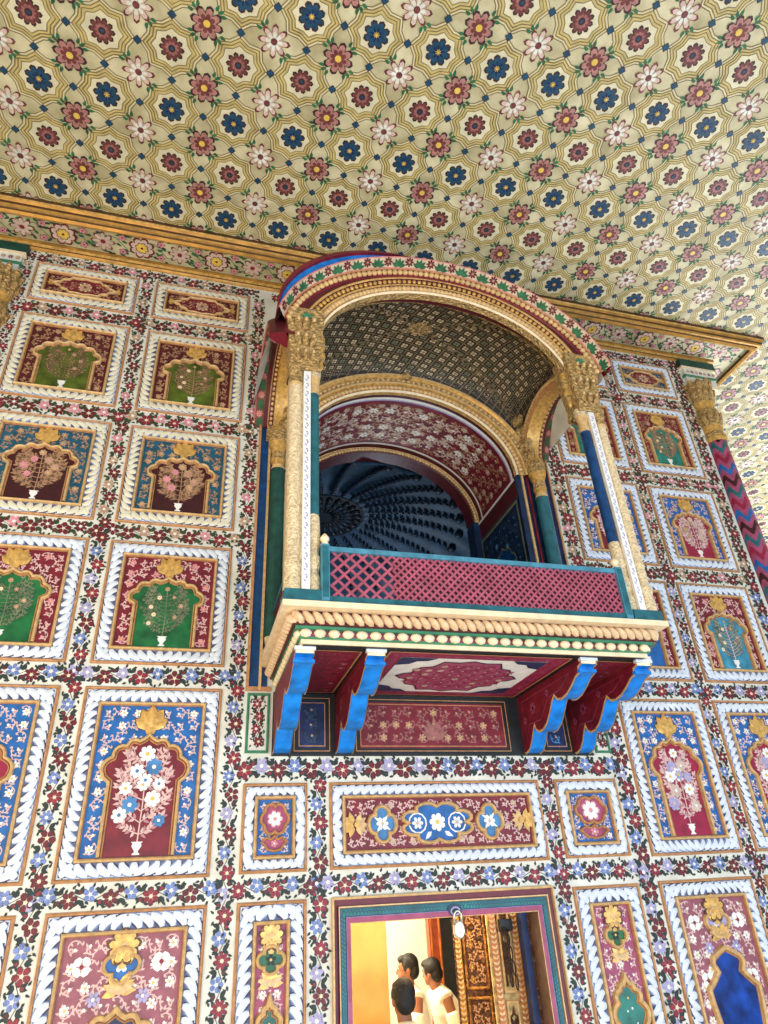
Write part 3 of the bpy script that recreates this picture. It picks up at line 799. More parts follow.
# slim flower panels in green frames flanking the brackets
for x0, x1, lab in ((-1.41, -1.24, 'slim green-edged panel with red flower sprig, beside the leftmost blue bracket'), (1.385, 1.53, 'slim white panel with flower sprig, behind the rightmost blue bracket')):
    t = thing('sprig_panel', lab, 'wall panel', ((x0+x1)/2, 0, 2.565))
    g = G(); ridge(g, W, rect(x0+.012, x1-.012, 2.585, 2.99), 0.02, 'green_line', 0, 0.02, True); g.build('green_moulding', t)
    g = G(); poly(g, W, rect(x0+.02, x1-.02, 2.59, 2.985), 'ground_white', 0.004)
    strip(g, W, ((x0+x1)/2, 2.61), ((x0+x1)/2, 2.965), 0.10, 81, blues=('red_flower',), s=0.09, h=0.006)
    g.build('painted_field', t)

# ==================================================================  BALCONY
def ell(g, c, ax, ay, az, m, nu=8, nv=5):
    c = Vector(c); ax, ay, az = Vector(ax), Vector(ay), Vector(az); vs = [c+az]
    for j in range(1, nv):
        ph = PI*j/nv
        for i in range(nu):
            th = 2*PI*i/nu
            vs.append(c + ax*math.sin(ph)*math.cos(th) + ay*math.sin(ph)*math.sin(th) + az*math.cos(ph))
    vs.append(c-az)
    fs = [(0, 1+i, 1+(i+1) % nu) for i in range(nu)]
    for j in range(nv-2):
        fs += [(1+j*nu+i, 1+(j+1)*nu+i, 1+(j+1)*nu+(i+1) % nu, 1+j*nu+(i+1) % nu) for i in range(nu)]
    b = 1+(nv-2)*nu; e = len(vs)-1
    fs += [(e, b+(i+1) % nu, b+i) for i in range(nu)]
    g.add(vs, fs, m, True)
def lathe(g, c, prof, n=16, m=None, start=0.0, span=2*PI, flute=0):
    """prof: (r, z, material) rings about a vertical axis through c"""
    k = len(prof); vs = []
    full = abs(span-2*PI) < 1e-6
    cols = n if full else n+1
    for i in range(cols):
        a = start+span*i/n
        for p in prof:
            r = p[0]*(1+(0.05 if i % 2 else -0.05)*flute)
            vs.append((c[0]+r*math.cos(a), c[1]+r*math.sin(a), p[1]))
    for j in range(k-1):
        mm = prof[j][2] if len(prof[j]) > 2 else m
        g.add(vs if j == 0 else [], [], mm)
        o = len(g.v)-len(vs)
        for i in range(n):
            i2 = (i+1) % cols
            g.f.append((o+i*k+j, o+i2*k+j, o+i2*k+j+1, o+i*k+j+1)); g.m.append(g.mi(mm)); g.sm.append(True)
def ell_arc(cx, cz, hw, h, a0, a1, n):
    """points and outward normals of a half ellipse, right to left"""
    out = []
    for i in range(n+1):
        a = a0+(a1-a0)*i/n
        p = (cx+hw*math.cos(a), cz+h*math.sin(a))
        nx, nz = math.cos(a)*h, math.sin(a)*hw; l = math.hypot(nx, nz)
        out.append((p, (nx/l, nz/l), a))
    return out
def sweep_arch(g, arc, prof, to3):
    """prof: (n, depth, material); to3(u, z, depth)"""
    k = len(prof); vs = []
    for p, nn, a in arc:
        for q in prof: vs.append(to3(p[0]+nn[0]*q[0], p[1]+nn[1]*q[0], q[1]))
    o = len(g.v); g.v += [tuple(v) for v in vs]
    for j in range(k-1):
        mi = g.mi(prof[j][2])
        for i in range(len(arc)-1):
            g.f.append((o+i*k+j, o+i*k+j+1, o+(i+1)*k+j+1, o+(i+1)*k+j)); g.m.append(mi); g.sm.append(False)
def along(arc, off, step):
    """evenly spaced (point, tangent, normal) at radial offset off"""
    pts = [(p[0]+n[0]*off, p[1]+n[1]*off) for p, n, a in arc]
    acc = 0; out = []; nxt = step/2
    for i in range(len(pts)-1):
        dx, dz = pts[i+1][0]-pts[i][0], pts[i+1][1]-pts[i][1]; L = math.hypot(dx, dz)
        while acc+L >= nxt:
            t = (nxt-acc)/L
            out.append(((pts[i][0]+dx*t, pts[i][1]+dz*t), (dx/L, dz/L), (dz/L, -dx/L)))
            nxt += step
        acc += L
    return out
def bead_row(g, arc, off, depth, step, r, m, to3, slant=0.0, asp=1.0):
    for p, t, n in along(arc, off, step):
        T = Vector(to3(p[0]+t[0], p[1]+t[1], depth)) - Vector(to3(p[0], p[1], depth))
        N = Vector(to3(p[0]+n[0], p[1]+n[1], depth)) - Vector(to3(p[0], p[1], depth))
        D = Vector(to3(p[0], p[1], depth+1)) - Vector(to3(p[0], p[1], depth))
        A = (N + T*slant).normalized(); B = A.cross(D).normalized()
        ell(g, to3(p[0], p[1], depth), A*r*asp, B*r, D*r*0.7, m, 6, 4)

CX = 0.035
bal = thing('jharokha_balcony', 'projecting enclosed gilded balcony with arched hood, railing and blue brackets high on the wall', 'balcony', (CX, 0, 3.01))
ZS = 3.245
def tier(g, yf, z0, z1, m):
    xw = 1.36-(1.225-yf)
    box(g, CX-xw, CX+xw, -yf, 0.0, z0, z1, m)
g = G()
tier(g, 1.205, 3.232, ZS, 'teal_paint')
tier(g, 1.225, 3.193, 3.232, 'cream')
tier(g, 1.150, 3.105, 3.193, 'maroon_dark')
tier(g, 1.130, 3.088, 3.105, 'green_line')
tier(g, 1.095, 3.045, 3.088, 'mauve')
tier(g, 1.105, 3.032, 3.045, 'green_line')
tier(g, 1.090, 3.004, 3.032, 'cream')
slabo = g.build('floor_slab', bal)
def row_around(g, yf, z, step, fn):
    xw = 1.36-(1.225-yf)
    n = round(2*xw/step)
    for i in range(n): fn(g, (CX-xw+2*xw*(i+.5)/n, -yf, z), Vector((1,0,0)), Vector((0,-1,0)))
    n = round(yf/step)
    for sg in (-1, 1):
        for i in range(n): fn(g, (CX+sg*xw, -yf*(i+.5)/n, z), Vector((0,sg,0)), Vector((sg,0,0)))
g = G()
def ropelobe(g, c, T, D):
    A = (Vector((0,0,1))*0.8 - T*0.75).normalized(); B = A.cross(D)
    c = Vector(c)
    ell(g, c, A*0.056, B*0.027, D*0.045, 'rope_cream', 8, 5)
row_around(g, 1.150, 3.149, 0.062, ropelobe)
g.build('rope_moulding', slabo)
g = G()
row_around(g, 1.108, 3.066, 0.088, lambda g, c, T, D: ell(g, c, T*0.040, Vector((0,0,0.030)), D*0.025, 'cream', 8, 5))
g.build('bead_moulding', slabo)

# underside painted panels
U = down(3.0035)
g = G()
poly(g, U, rect(CX-1.21, CX+1.21, -1.08, -0.01), 'black_frame', 0.001)
for x0, x1 in ((-1.09,-.785),(.925,1.20)):
    poly(g, U, rect(x0, x1, -0.99, -0.06), 'maroon', 0.003)
    scrolls(g, U, x0+.02, x1-.02, -0.97, -0.08, 'crimson', 'mauve', 5, 0.09, 0.004, 0.1)
    stroke(g, U, rect(x0, x1, -0.99, -0.06), 0.012, 'gilt_brown', 0.004, True)
x0, x1, y0, y1 = -.60, .70, -1.02, -.06
poly(g, U, rect(x0, x1, y0, y1), 'crimson', 0.003)
scrolls(g, U, x0+.02, x1-.02, y0+.02, y1-.02, 'mauve', 'mauve', 6, 0.09, 0.004, 0.1)
stroke(g, U, rect(x0, x1, y0, y1), 0.014, 'gilt_brown', 0.005, True)
poly(g, U, rect(-0.50, 0.56, -0.93, -0.16), 'white_flower', 0.006)
for sx in (-1, 1):
    for sy in (-1, 1):
        cx, cy = 0.03+sx*0.53, -0.545+sy*0.385
        poly(g, U, [(cx,cy),(cx-sx*0.26,cy),(cx-sx*0.20,cy-sy*0.06),(cx-sx*0.13,cy-sy*0.07),(cx-sx*0.09,cy-sy*0.13),(cx,cy-sy*0.16)], 'navy', 0.008)
q = cartouche_long(0.03, -0.545, 0.46, 0.35)
poly(g, U, q, 'mauve', 0.009)
scrolls(g, U, -0.36, 0.42, -0.82, -0.28, 'crimson', 'pale_pink', 7, 0.09, 0.010, 0.2, keep=ginside(q))
stroke(g, U, q, 0.014, 'maroon_deep', 0.010, True)
g.build('painted_soffit', bal)

# painted wall panels between the brackets
g = G()
poly(g, W, rect(-1.22, 1.36, 2.57, 3.01), 'black_frame', 0.004)
for x0, x1, f, s in ((-0.60, 0.64, 'maroon', 'rose_pink'), (-1.06, -0.80, 'navy', 'apse_blue'), (0.93, 1.17, 'navy', 'sky_field')):
    poly(g, W, rect(x0+.03, x1-.03, 2.61, 2.95), f, 0.008)
    for d, c in ((0.0, 'gilt_brown'), (0.035, 'gilt_brown')):
        stroke(g, W, rect(x0+d-.0, x1-d, 2.59+d, 2.97-d), 0.006, c, 0.009, True)
    scrolls(g, W, x0+.06, x1-.06, 2.64, 2.92, s, 'tan_flower', 9, 0.10, 0.010, 0.15)
for k in range(-3, 4): leaf(g, W, (0.02, 2.67), PI/2+k*0.33, 0.19-0.02*abs(k), 0.05, 'rose_pink', 0.011, 0)
box(g, -1.22, 1.36, -0.02, -0.0, 2.555, 2.572, 'black_frame')
g.build('painted_apron', bal)

# brackets
BP = [(0.0,3.01),(-1.03,3.01),(-1.03,2.965),(-0.985,2.955),(-0.985,2.915),(-0.93,2.90),(-0.86,2.86),(-0.78,2.825),(-0.70,2.812),(-0.64,2.825),(-0.60,2.865),
      (-0.555,2.83),(-0.50,2.77),(-0.43,2.705),(-0.36,2.675),(-0.30,2.672),(-0.255,2.695),(-0.235,2.74),(-0.20,2.70),(-0.15,2.63),(-0.10,2.585),(-0.05,2.57),(0.0,2.57)]
def bracket(x):
    g = G(); hw = 0.058
    n = len(BP)
    for s_ in (-1, 1):
        mp = side(x+s_*hw, s_)
        poly(g, mp, BP, 'maroon', 0.0)
        stroke(g, mp, BP[1:], 0.016, 'gilt_light', 0.002)
        inner = [(-0.08,2.95),(-0.85,2.95),(-0.70,2.88),(-0.50,2.87),(-0.35,2.75),(-0.16,2.76),(-0.08,2.66)]
        stroke(g, mp, inner, 0.006, 'mauve', 0.002, True)
        for c, r in (((-0.25,2.86),.05),((-0.5,2.91),.03),((-0.1,2.8),.03)):
            flower(g, mp, c, r, 'mauve', 'maroon_deep', 6, 0.002)
    for i in range(1, n-1):
        a, b = BP[i], BP[i+1]
        m = 'cream' if i in (1, ) else 'bright_blue'
        g.add([(x-hw,a[0],a[1]),(x+hw,a[0],a[1]),(x+hw,b[0],b[1]),(x-hw,b[0],b[1])], [(0,1,2,3)], m)
    for y, z in ((-1.035,2.995),(-0.995,2.925)):
        box(g, x-hw-.008, x+hw+.008, y-.012, y+.02, z-.012, z+.010, 'bright_blue' if z < 2.95 else 'lobe_white')
    return g
br = bracket(-1.155).build('bracket', bal)
for x in (-0.70, 0.815, 1.255):
    c = br.copy(); COL.objects.link(c); c.location = (x+1.155, 0, 0)

# railing
rl = G()
box(rl, -1.03, 1.10, -1.195, -1.155, 3.598, 3.632, 'rail_blue')
railing = rl.build('railing', bal)
g = G(); box(g, -1.03, 1.10, -1.19, -1.16, 3.245, 3.285, 'teal_paint'); g.build('bottom_rail', railing)
def lattice(g, to3, u0, u1, z0, z1, pitch, w, m):
    H = z1-z0
    for d in (-1, 1):
        c = u0-H if d > 0 else u0
        e = u1 if d > 0 else u1+H
        while c < e:
            ua, ub = c, c+d*H; za, zb = z0, z1
            lo, hi = max(u0, min(ua, ub)), min(u1, max(ua, ub))
            if hi-lo > 0.01:
                P = []
                for uu in (lo, hi): P.append((uu, z0+(uu-c)*d))
                dp = 0.004 if d > 0 else 0.0
                o = w*0.7071/2
                (xa, za_), (xb, zb_) = P
                nx, nz = -d*o, o
                vs = []
                for (x_, z_) in P:
                    for k in ((nx, nz), (-nx, -nz)):
                        for yy in (dp, dp+0.008): vs.append(to3(x_+k[0], z_+k[1], yy))
                g.add(vs, [(0,1,3,2),(4,6,7,5),(0,4,5,1),(2,3,7,6),(1,5,7,3),(0,2,6,4)], m)
            c += pitch
fr = lambda u, z, d: (u, -1.172-d, z)
g = G(); lattice(g, fr, -1.02, -0.60, 3.285, 3.60, 0.083, 0.017, 'lattice_red'); lattice(g, fr, -0.60, 1.09, 3.285, 3.60, 0.053, 0.015, 'lattice_red')
g.build('lattice', railing)
g = G(); box(g, -0.60, 1.09, -1.168, -1.162, 3.285, 3.60, 'lattice_back'); g.build('backing_board', railing)
for x in (-1.055, 1.115):
    g = G(); box(g, x-.026, x+.026, -1.205, -1.150, 3.245, 3.645, 'rail_blue')
    box(g, x-.020, x+.020, -1.2065, -1.2055, 3.27, 3.63, 'teal_paint')
    o = g.build('post', railing)
    g = G(); lathe(g, (x, -1.178), [(0.0,3.735),(0.012,3.725),(0.030,3.70),(0.032,3.685),(0.018,3.665),(0.026,3.655),(0.03,3.645),(0.0,3.645)], 12, 'cream'); g.build('finial', o)
for sg in (-1, 1):
    X = CX+sg*1.27
    f2 = lambda u, z, d, X=X, sg=sg: (X+sg*d, u, z)
    g = G(); lattice(g, f2, -1.02, -0.14, 3.285, 3.60, 0.06, 0.018, 'maroon')
    o = g.build('side_lattice', railing)
    g = G(); box(g, X-.02, X+.02, -1.03, -0.13, 3.598, 3.63, 'teal_paint'); box(g, X-.02, X+.02, -1.03, -0.13, 3.245, 3.285, 'teal_paint'); g.build('side_rail', o)

# front pillars
def pillar(cx, sg):
    """sg = +1 when the opening lies towards +x"""
    g = G()
    box(g, cx-.115, cx+.115, -1.205, -0.99, ZS, 3.315, 'teal_paint')
    xa_, xb_ = sorted((cx-sg*.105, cx+sg*.045))
    box(g, xa_, xb_, -1.165, -1.03, 3.315, 5.14, 'carved_cream')
    box(g, cx-.095, cx+.095, -1.15, -1.03, 5.14, 5.75, 'carved_cream')
    p = g.build('pillar', bal)
    g = G()
    xs = cx+sg*0.018
    box(g, xs-.026, xs+.026, -1.190, -1.16, 3.315, 5.12, 'white_flower')
    mp = wall(-1.190)
    z = 3.37
    while z < 5.08:
        leaf(g, mp, (xs, z), PI/2+0.5, 0.03, 0.012, 'lilac_flower', 0.001); leaf(g, mp, (xs, z+.02), PI/2-0.5, 0.03, 0.012, 'lilac_flower', 0.001)
        disc(g, mp, (xs, z+.05), 0.008, 'lilac_flower', 0.001, 6); z += 0.075
    g.build('painted_strip', p)
    g = G()
    xo = cx-sg*0.062
    cc = 'carved_cream'
    lathe(g, (xo, -1.145), [(0.058,3.315,cc),(0.058,3.40,cc),(0.046,3.43,cc),(0.058,3.46,cc),(0.062,3.50,cc),(0.046,3.54,cc),(0.050,3.60,cc),(0.048,4.98,'gilt_light'),(0.058,5.0,'carved_gold'),(0.05,5.02,'carved_gold'),(0.056,5.08,'carved_gold'),(0.066,5.14,'carved_gold'),(0.066,5.16,cc)], 16)
    g.build('outer_colonnette', p)
    g = G()
    xi = cx+sg*0.075
    tm = 'teal_paint' if sg > 0 else 'strip_blue'
    lathe(g, (xi, -1.125), [(0.050,3.315,cc),(0.050,3.42,cc),(0.034,3.46,cc),(0.048,3.50,cc),(0.052,3.56,cc),(0.036,3.60,cc),(0.048,3.68,cc),(0.044,3.86,cc),(0.042,3.885,tm),(0.042,4.93,tm),(0.040,4.94,'gilt_light'),(0.050,4.97,'gilt_light'),(0.040,5.00,'gilt_light'),(0.052,5.10,cc),(0.058,5.14,cc),(0.058,5.17,cc)], 16)
    g.build('inner_colonnette', p)
    g = G()
    # carved capital: flaring block, leaves and turned pendant
    vs = []
    for w_, z_ in ((0.115,5.13),(0.120,5.17),(0.105,5.20),(0.125,5.40),(0.145,5.62),(0.150,5.76)):
        vs += [(cx-w_, -1.09-w_*0.85, z_), (cx+w_, -1.09-w_*0.85, z_), (cx+w_, -0.99, z_), (cx-w_, -0.99, z_)]
    g.add(vs, [(4*j+i, 4*j+(i+1) % 4, 4*j+4+(i+1) % 4, 4*j+4+i) for j in range(5) for i in range(4)], 'carved_gold')
    for zz, r in ((5.27, .035), (5.42, .045), (5.58, .05)):
        for k in (-1, 0, 1):
            y = -1.195-(zz-5.2)*0.06
            ell(g, (cx+k*0.062, y, zz), (r*0.62,0,0), (0,-0.026,0.0), (k*0.015,-0.008,r*1.15), 'carved_gold', 8, 5)
            ell(g, (cx+k*0.062, y-0.02, zz+r*0.7), (r*0.35,0,0), (0,-0.02,0), (0,-0.01,r*0.4), 'gilt_light', 6, 4)
    mp = wall(-1.222)
    for k in range(5): leaf(g, mp, (cx+sg*0.01, 5.66), PI/2+(k-2)*0.6, 0.055, 0.026, 'green_line', 0.002)
    box(g, cx-.12, cx+.12, -1.215, -1.0, 5.70, 5.76, 'gilt_light')
    c = g.build('capital', p)
    g = G(); xp = cx+sg*0.135
    lathe(g, (xp, -1.10), [(0.0,5.22,'gold'),(0.014,5.235,'gold'),(0.026,5.27,'gold'),(0.018,5.30,'carved_gold'),(0.034,5.34,'gold'),(0.040,5.38,'carved_gold'),(0.022,5.41,'gold'),(0.036,5.45,'carved_gold'),(0.040,5.52,'gold'),(0.03,5.60,'gold')], 14)
    g.build('pendant', c)
    return p
pillar(CX-1.232, 1)
pillar(CX+1.232, -1)

# front arch
F3 = lambda u, z, d: (u, -d, z)
KN = lambda pr: [(a*0.85, (1.155+(d-1.155)*0.85) if d > 1.1 else d, m) for a, d, m in pr]
A1 = ell_arc(0.035, 5.42, 1.125, 0.85, 0.02, PI-0.02, 64)
g = G()
sweep_arch(g, A1, KN([(0.0,1.085,'carved_gold'),(0.0,1.155,'cream'),(0.018,1.170,'gilt_light'),(0.026,1.150,'gold'),(0.030,1.150,'cornice_gold'),(0.092,1.150,'gilt_light'),(0.098,1.175,'gold'),(0.110,1.178,'cornice_dark'),(0.114,1.160,'carved_gold'),(0.178,1.172,'gilt_light'),(0.184,1.190,'gold'),(0.198,1.190,'maroon')]), F3)
bead_row(g, A1, 0.052, 1.158, 0.040, 0.030, 'gilt_light', F3, 0.5, 0.95)
bead_row(g, A1, 0.124, 1.170, 0.048, 0.022, 'gold', F3, -0.6, 1.1)
g.build('front_arch', bal)
# spandrels of the front wall above the capitals
g = G()
for s_ in (1, -1):
    a = [q for q in A1 if (q[0][0] > 0.035) == (s_ > 0)]
    pts = [(q[0][0]+q[1][0]*0.05, q[0][1]+q[1][1]*0.05) for q in a]
    if s_ < 0: pts = pts[::-1]
    out = [(CX+s_*1.30, pts[0][1]), (CX+s_*1.30, 5.86), (CX+s_*0.95, 6.20), (CX, 6.46)]
    poly(g, wall(-1.145), pts[::1] + out[::-1], 'carved_gold', 0.0)
    poly(g, wall(-1.0), pts[::1] + out[::-1], 'carved_gold', 0.0)
g.build('spandrel', bal)

# hood
A2 = ell_arc(0.035, 5.42, 1.205, 0.85, 0.14, PI-0.17, 72)
g = G()
HP = [(0.04,1.02,'maroon_dark'),(0.05,1.165,'maroon_dark'),(0.190,1.185,'maroon'),(0.198,1.20,'maroon'),(0.262,1.225,'gilt_brown'),(0.268,1.24,'pinkish'),(0.274,1.245,'hood_band'),(0.318,1.330,'pinkish'),(0.330,1.335,'pinkish'),(0.336,1.32,'maroon'),(0.345,1.15,'ground_white'),(0.42,0.60,'ground_white'),(0.42,0.02,'ground_white')]
HP = KN(HP)
sweep_arch(g, A2, HP, F3)
bead_row(g, A2, 0.195, 1.208, 0.050, 0.030, 'gilt_light', F3, 0.5, 0.95)
hood = g.build('hood', bal)
# painted leaves and rosettes on the flaring band
g = G()
def band_mp(to3, n0, d0, n1, d1):
    def mk(p, t, n):
        nv = (n1-n0, d1-d0); L = math.hypot(*nv); off = (nv[1]/L, -nv[0]/L)
        def f(u, v, h):
            nn_ = v*nv[0]/L; dd = v*nv[1]/L
            # h pushes towards the viewer side (inwards / forwards)
            return to3(p[0]+t[0]*u+n[0]*(nn_-abs(off[0])*h), p[1]+t[1]*u+n[1]*(nn_-abs(off[0])*h), d0+dd+abs(off[1])*h)
        return f
    return mk
mk = band_mp(F3, 0.2329, 1.2315, 0.2703, 1.3037)
for i, (p, t, n) in enumerate(along(A2, 0.2329, 0.100)):
    mp = mk(p, t, n)
    if i % 2: flower(g, mp, (0, 0.048), 0.042, 'dark_red_flower', 'tan_flower', 8, 0.004)
    else:
        for k in range(5): leaf(g, mp, (0, 0.008), PI/2+(k-2)*0.62, 0.075, 0.036, 'leaf_green', 0.004)
g.build('painted_leaves', hood)
# blue-painted cap rising at the left end
g = G()
A3 = [q for q in ell_arc(0.035, 5.42, 1.205, 0.85, 0.17, PI-0.17, 90) if q[2] > PI*0.55]
vs = []; n = len(A3)
for i, (p, nn, a) in enumerate(A3):
    t = i/(n-1); w_ = 0.165*(math.sin(PI*min(1, t*0.94+0.06))**0.8) * (1 if t > .5 else 1)
    for k, (o_, d_) in enumerate(((0.275, 1.26), (0.275+w_*0.60, 1.26), (0.275+w_*0.64, 1.285), (0.275+w_*0.95, 1.27), (0.275+w_*0.90, 1.05), (0.28, 1.0))):
        vs.append(F3(p[0]+nn[0]*o_, p[1]+nn[1]*o_, d_))
for j, m in enumerate(('bright_blue','maroon','maroon','maroon','maroon')):
    g.add(vs, [(i*6+j, i*6+j+1, (i+1)*6+j+1, (i+1)*6+j) for i in range(n-1)], m)
g.build('hood_cap', hood)

# side arches and side hoods
for sg in (-1, 1):
    X = CX+sg*1.27
    S3 = lambda u, z, d, X=X, sg=sg: (X+sg*d, u, z)
    B1 = ell_arc(-0.55, 5.36, 0.47, 0.44, 0.0, PI, 40)
    g = G()
    for d in (-0.05, 0.05):
        half = len(B1)//2
        pts = [q[0] for q in B1]
        poly(g, lambda u, v, h, d=d: S3(u, v, d), pts[:half+1] + [(-0.55, 6.25), (-0.35, 6.22), (-0.02, 5.95), (-0.02, 5.36)], 'carved_gold')
        poly(g, lambda u, v, h, d=d: S3(u, v, d), pts[half:] + [(-1.06, 5.36), (-1.06, 5.95), (-0.75, 6.22), (-0.55, 6.25)], 'carved_gold')
    g.build('side_spandrel', bal)
    g = G()
    sweep_arch(g, B1, [(0.10,-0.07,'carved_gold'),(0.09,-0.085,'gold'),(0.05,-0.075,'cornice_dark'),(0.04,-0.085,'gilt_brown'),(0.0,-0.07,'gold'),(0.0,0.07,'gold'),(0.04,0.085,'cornice_dark'),(0.05,0.075,'gold'),(0.10,0.085,'carved_gold'),(0.11,0.05,'gold')], S3)
    bead_row(g, B1, 0.07, -0.08, 0.035, 0.018, 'gilt_light', S3, 0.4)
    sa = g.build('side_arch', bal)
    B2 = ell_arc(-0.57, 5.36, 0.47, 0.44, 0.16, PI-(0.16 if sg < 0 else 0.55), 48)
    g = G()
    SP = [(0.02,0.03,'gilt_brown'),(0.03,0.07,'maroon_dark'),(0.05,0.115,'gilt_brown'),(0.058,0.125,'maroon_dark'),(0.075,0.16,'hood_dark'),(0.11,0.235,'pinkish'),(0.125,0.245,'maroon'),(0.15,0.240,'maroon_dark'),(0.175,0.20,'maroon_dark'),(0.185,0.12,'maroon'),(0.18,0.05,'maroon'),(0.17,0.02,'maroon')]
    sweep_arch(g, B2, SP, S3)
    for q in (B2[0], B2[-1]):
        p, nn, _ = q
        g.add([S3(p[0]+nn[0]*h[0], p[1]+nn[1]*h[0], h[1]) for h in SP[:10]], [tuple(range(10))], 'maroon')
    bead_row(g, B2, 0.036, 0.095, 0.046, 0.020, 'gilt_light', S3, 0.3, 0.9)
    sh = g.build('side_hood', bal)
    g = G(); mk = band_mp(S3, 0.075, 0.16, 0.11, 0.235)
    for i, (p, t, n) in enumerate(along(B2, 0.075, 0.085)):
        mp = mk(p, t, n)
        if i % 2: flower(g, mp, (0, 0.042), 0.036, 'pinkish', 'tan_flower', 8, 0.004)
        else:
            for k in range(5): leaf(g, mp, (0, 0.015), PI/2+(k-2)*0.62, 0.062, 0.03, 'leaf_green', 0.004)
    g.build('painted_leaves', sh)

# rear engaged columns, blue strips
for sg in (-1, 1):
    X = CX+sg*1.285
    g = G(); m = 'shaft_green' if sg < 0 else 'teal_paint'
    lathe(g, (X, -0.075), [(0.07,3.245,'carved_cream'),(0.07,3.30,'carved_cream'),(0.05,3.34,'carved_cream'),(0.062,3.40,m),(0.062,4.93,m),(0.068,4.94,'gilt_light'),(0.05,4.99,'gold'),(0.066,5.04,'carved_gold'),(0.058,5.12,'gold'),(0.09,5.22,'carved_gold'),(0.10,5.34,'gold'),(0.08,5.38,'gold')], 18)
    rc = g.build('rear_column', bal)
    g = G()
    for zz, r in ((5.42,.055),(5.56,.06),(5.72,.055),(5.87,.045)):
        for k in (-1, 0, 1):
            ell(g, (X-sg*(0.05+0.10*(zz-5.4))+k*0.03, -0.07-0.05*(1-abs(k)), zz), (r*0.8,0,0), (0,0.05,0), (0,-0.02,r*1.35), 'carved_gold', 8, 5)
    box(g, X-0.11, X+0.09, -0.09, 0.0, 5.30, 5.42, 'carved_gold')
    g.build('leaf_corbel', rc)
g = G()
slab(g, W, [(-1.405,3.02),(-1.27,3.02),(-1.27,5.95),(-1.405,5.9)], 'strip_blue', 0.0, 0.012)
box(g, -1.425, -1.4045, -0.03, 0, 3.04, 5.9, 'gilt_brown'); box(g, -1.335, -1.315, -0.035, 0, 3.02, 5.4, 'gilt_light')
box(g, -1.425, -1.24, -0.02, 0, 3.015, 3.045, 'gilt_brown')
g.build('painted_edging', bal)
g = G()
slab(g, W, [(1.37,3.25),(1.475,3.25),(1.475,5.6),(1.37,5.6)], 'navy', 0.0, 0.012)
box(g, 1.4745, 1.492, -0.03, 0, 3.05, 5.6, 'gilt_brown'); box(g, 1.415, 1.425, -0.03, 0, 3.25, 5.4, 'lilac_flower')
g.build('painted_edging', bal)
for x0, x1 in ((-1.24,-1.05),(1.11,1.30)):
    g = G()
    slab(g, W, rect(x0, x1, 3.24, 5.30), 'room_blue', 0.0, 0.012)
    for q in (0.35, 0.62): box(g, x0+(x1-x0)*q-.010, x0+(x1-x0)*q+.010, -0.03, -0.01, 3.24, 5.25, 'gilt_light' if q < .5 else 'maroon')
    g.build('blue_pilaster', bal)

# vaulted canopy ceiling with painted trellis
def VP(a, b, h):
    # a, b angles across and along
    return (CX+(1.235)*math.sin(a), -0.56+0.53*math.sin(b), 5.43+0.86*math.cos(a)+0.40*math.cos(b)*(1-0.5*math.cos(a))-h)
g = G()
n1, n2 = 40, 20
vs = [VP(-PI/2+PI*i/n1, -PI/2+PI*j/n2, 0) for i in range(n1+1) for j in range(n2+1)]
g.add(vs, [(i*(n2+1)+j, i*(n2+1)+j+1, (i+1)*(n2+1)+j+1, (i+1)*(n2+1)+j) for i in range(n1) for j in range(n2)], 'vault_line', True)
vault = g.build('canopy_vault', bal)
g = G()
ka, kb = 1.05, 0.58   # metres per radian, roughly
cell = 0.094
na, nb = int(1.5*ka/cell)+6, int(1.5*kb/cell)+9
for i in range(-na, na+1):
    for j in range(-nb, nb+1):
        # turned trellis
        uu, vv = (i*0.966-j*0.259)*cell, (i*0.259+j*0.966)*cell
        a, b = uu/ka, vv/kb
        if abs(a) > 1.46 or abs(b) > 1.46: continue
        def mp(x, y, h, uu=uu, vv=vv): return VP((uu+x*0.966-y*0.259)/ka, (vv+x*0.259+y*0.966)/kb, 0.004+h)
        s = cell*0.44
        poly(g, mp, [(-s,-s),(s,-s),(s,s),(-s,s)], 'vault_cell', 0.001)
        flower(g, mp, (0, 0), s*0.80, 'vault_flower' if (i*3+j) % 4 else 'stem_grey', 'rose_brown', 4, 0.003, PI/4, pw=.62)
g.build('painted_trellis', vault)
g = G()
for s1 in (-1, 1):
    for s2 in (-1, 1):
        for k in range(26):
            t = (k+0.5)/26*1.40
            c = Vector(VP(s1*t, s2*t, 0.018)); c2 = Vector(VP(s1*(t+.04), s2*(t+.04), 0.018)); T = (c2-c).normalized()
            Nn = Vector((0,0,-1)); Bv = T.cross(Nn).normalized()
            for sd_ in (-1, 1):
                A = (T+Bv*sd_*0.8).normalized()
                ell(g, c+Bv*sd_*0.018, A*0.036, A.cross(Nn).normalized()*0.012, Nn*0.012, 'vault_line', 6, 4)
flower(g, lambda x, y, h: VP(x/ka, y/kb, 0.01+h), (0, 0), 0.10, 'carved_gold', 'gold', 10, 0.01, pw=.8)
g.build('leaf_garland', vault)

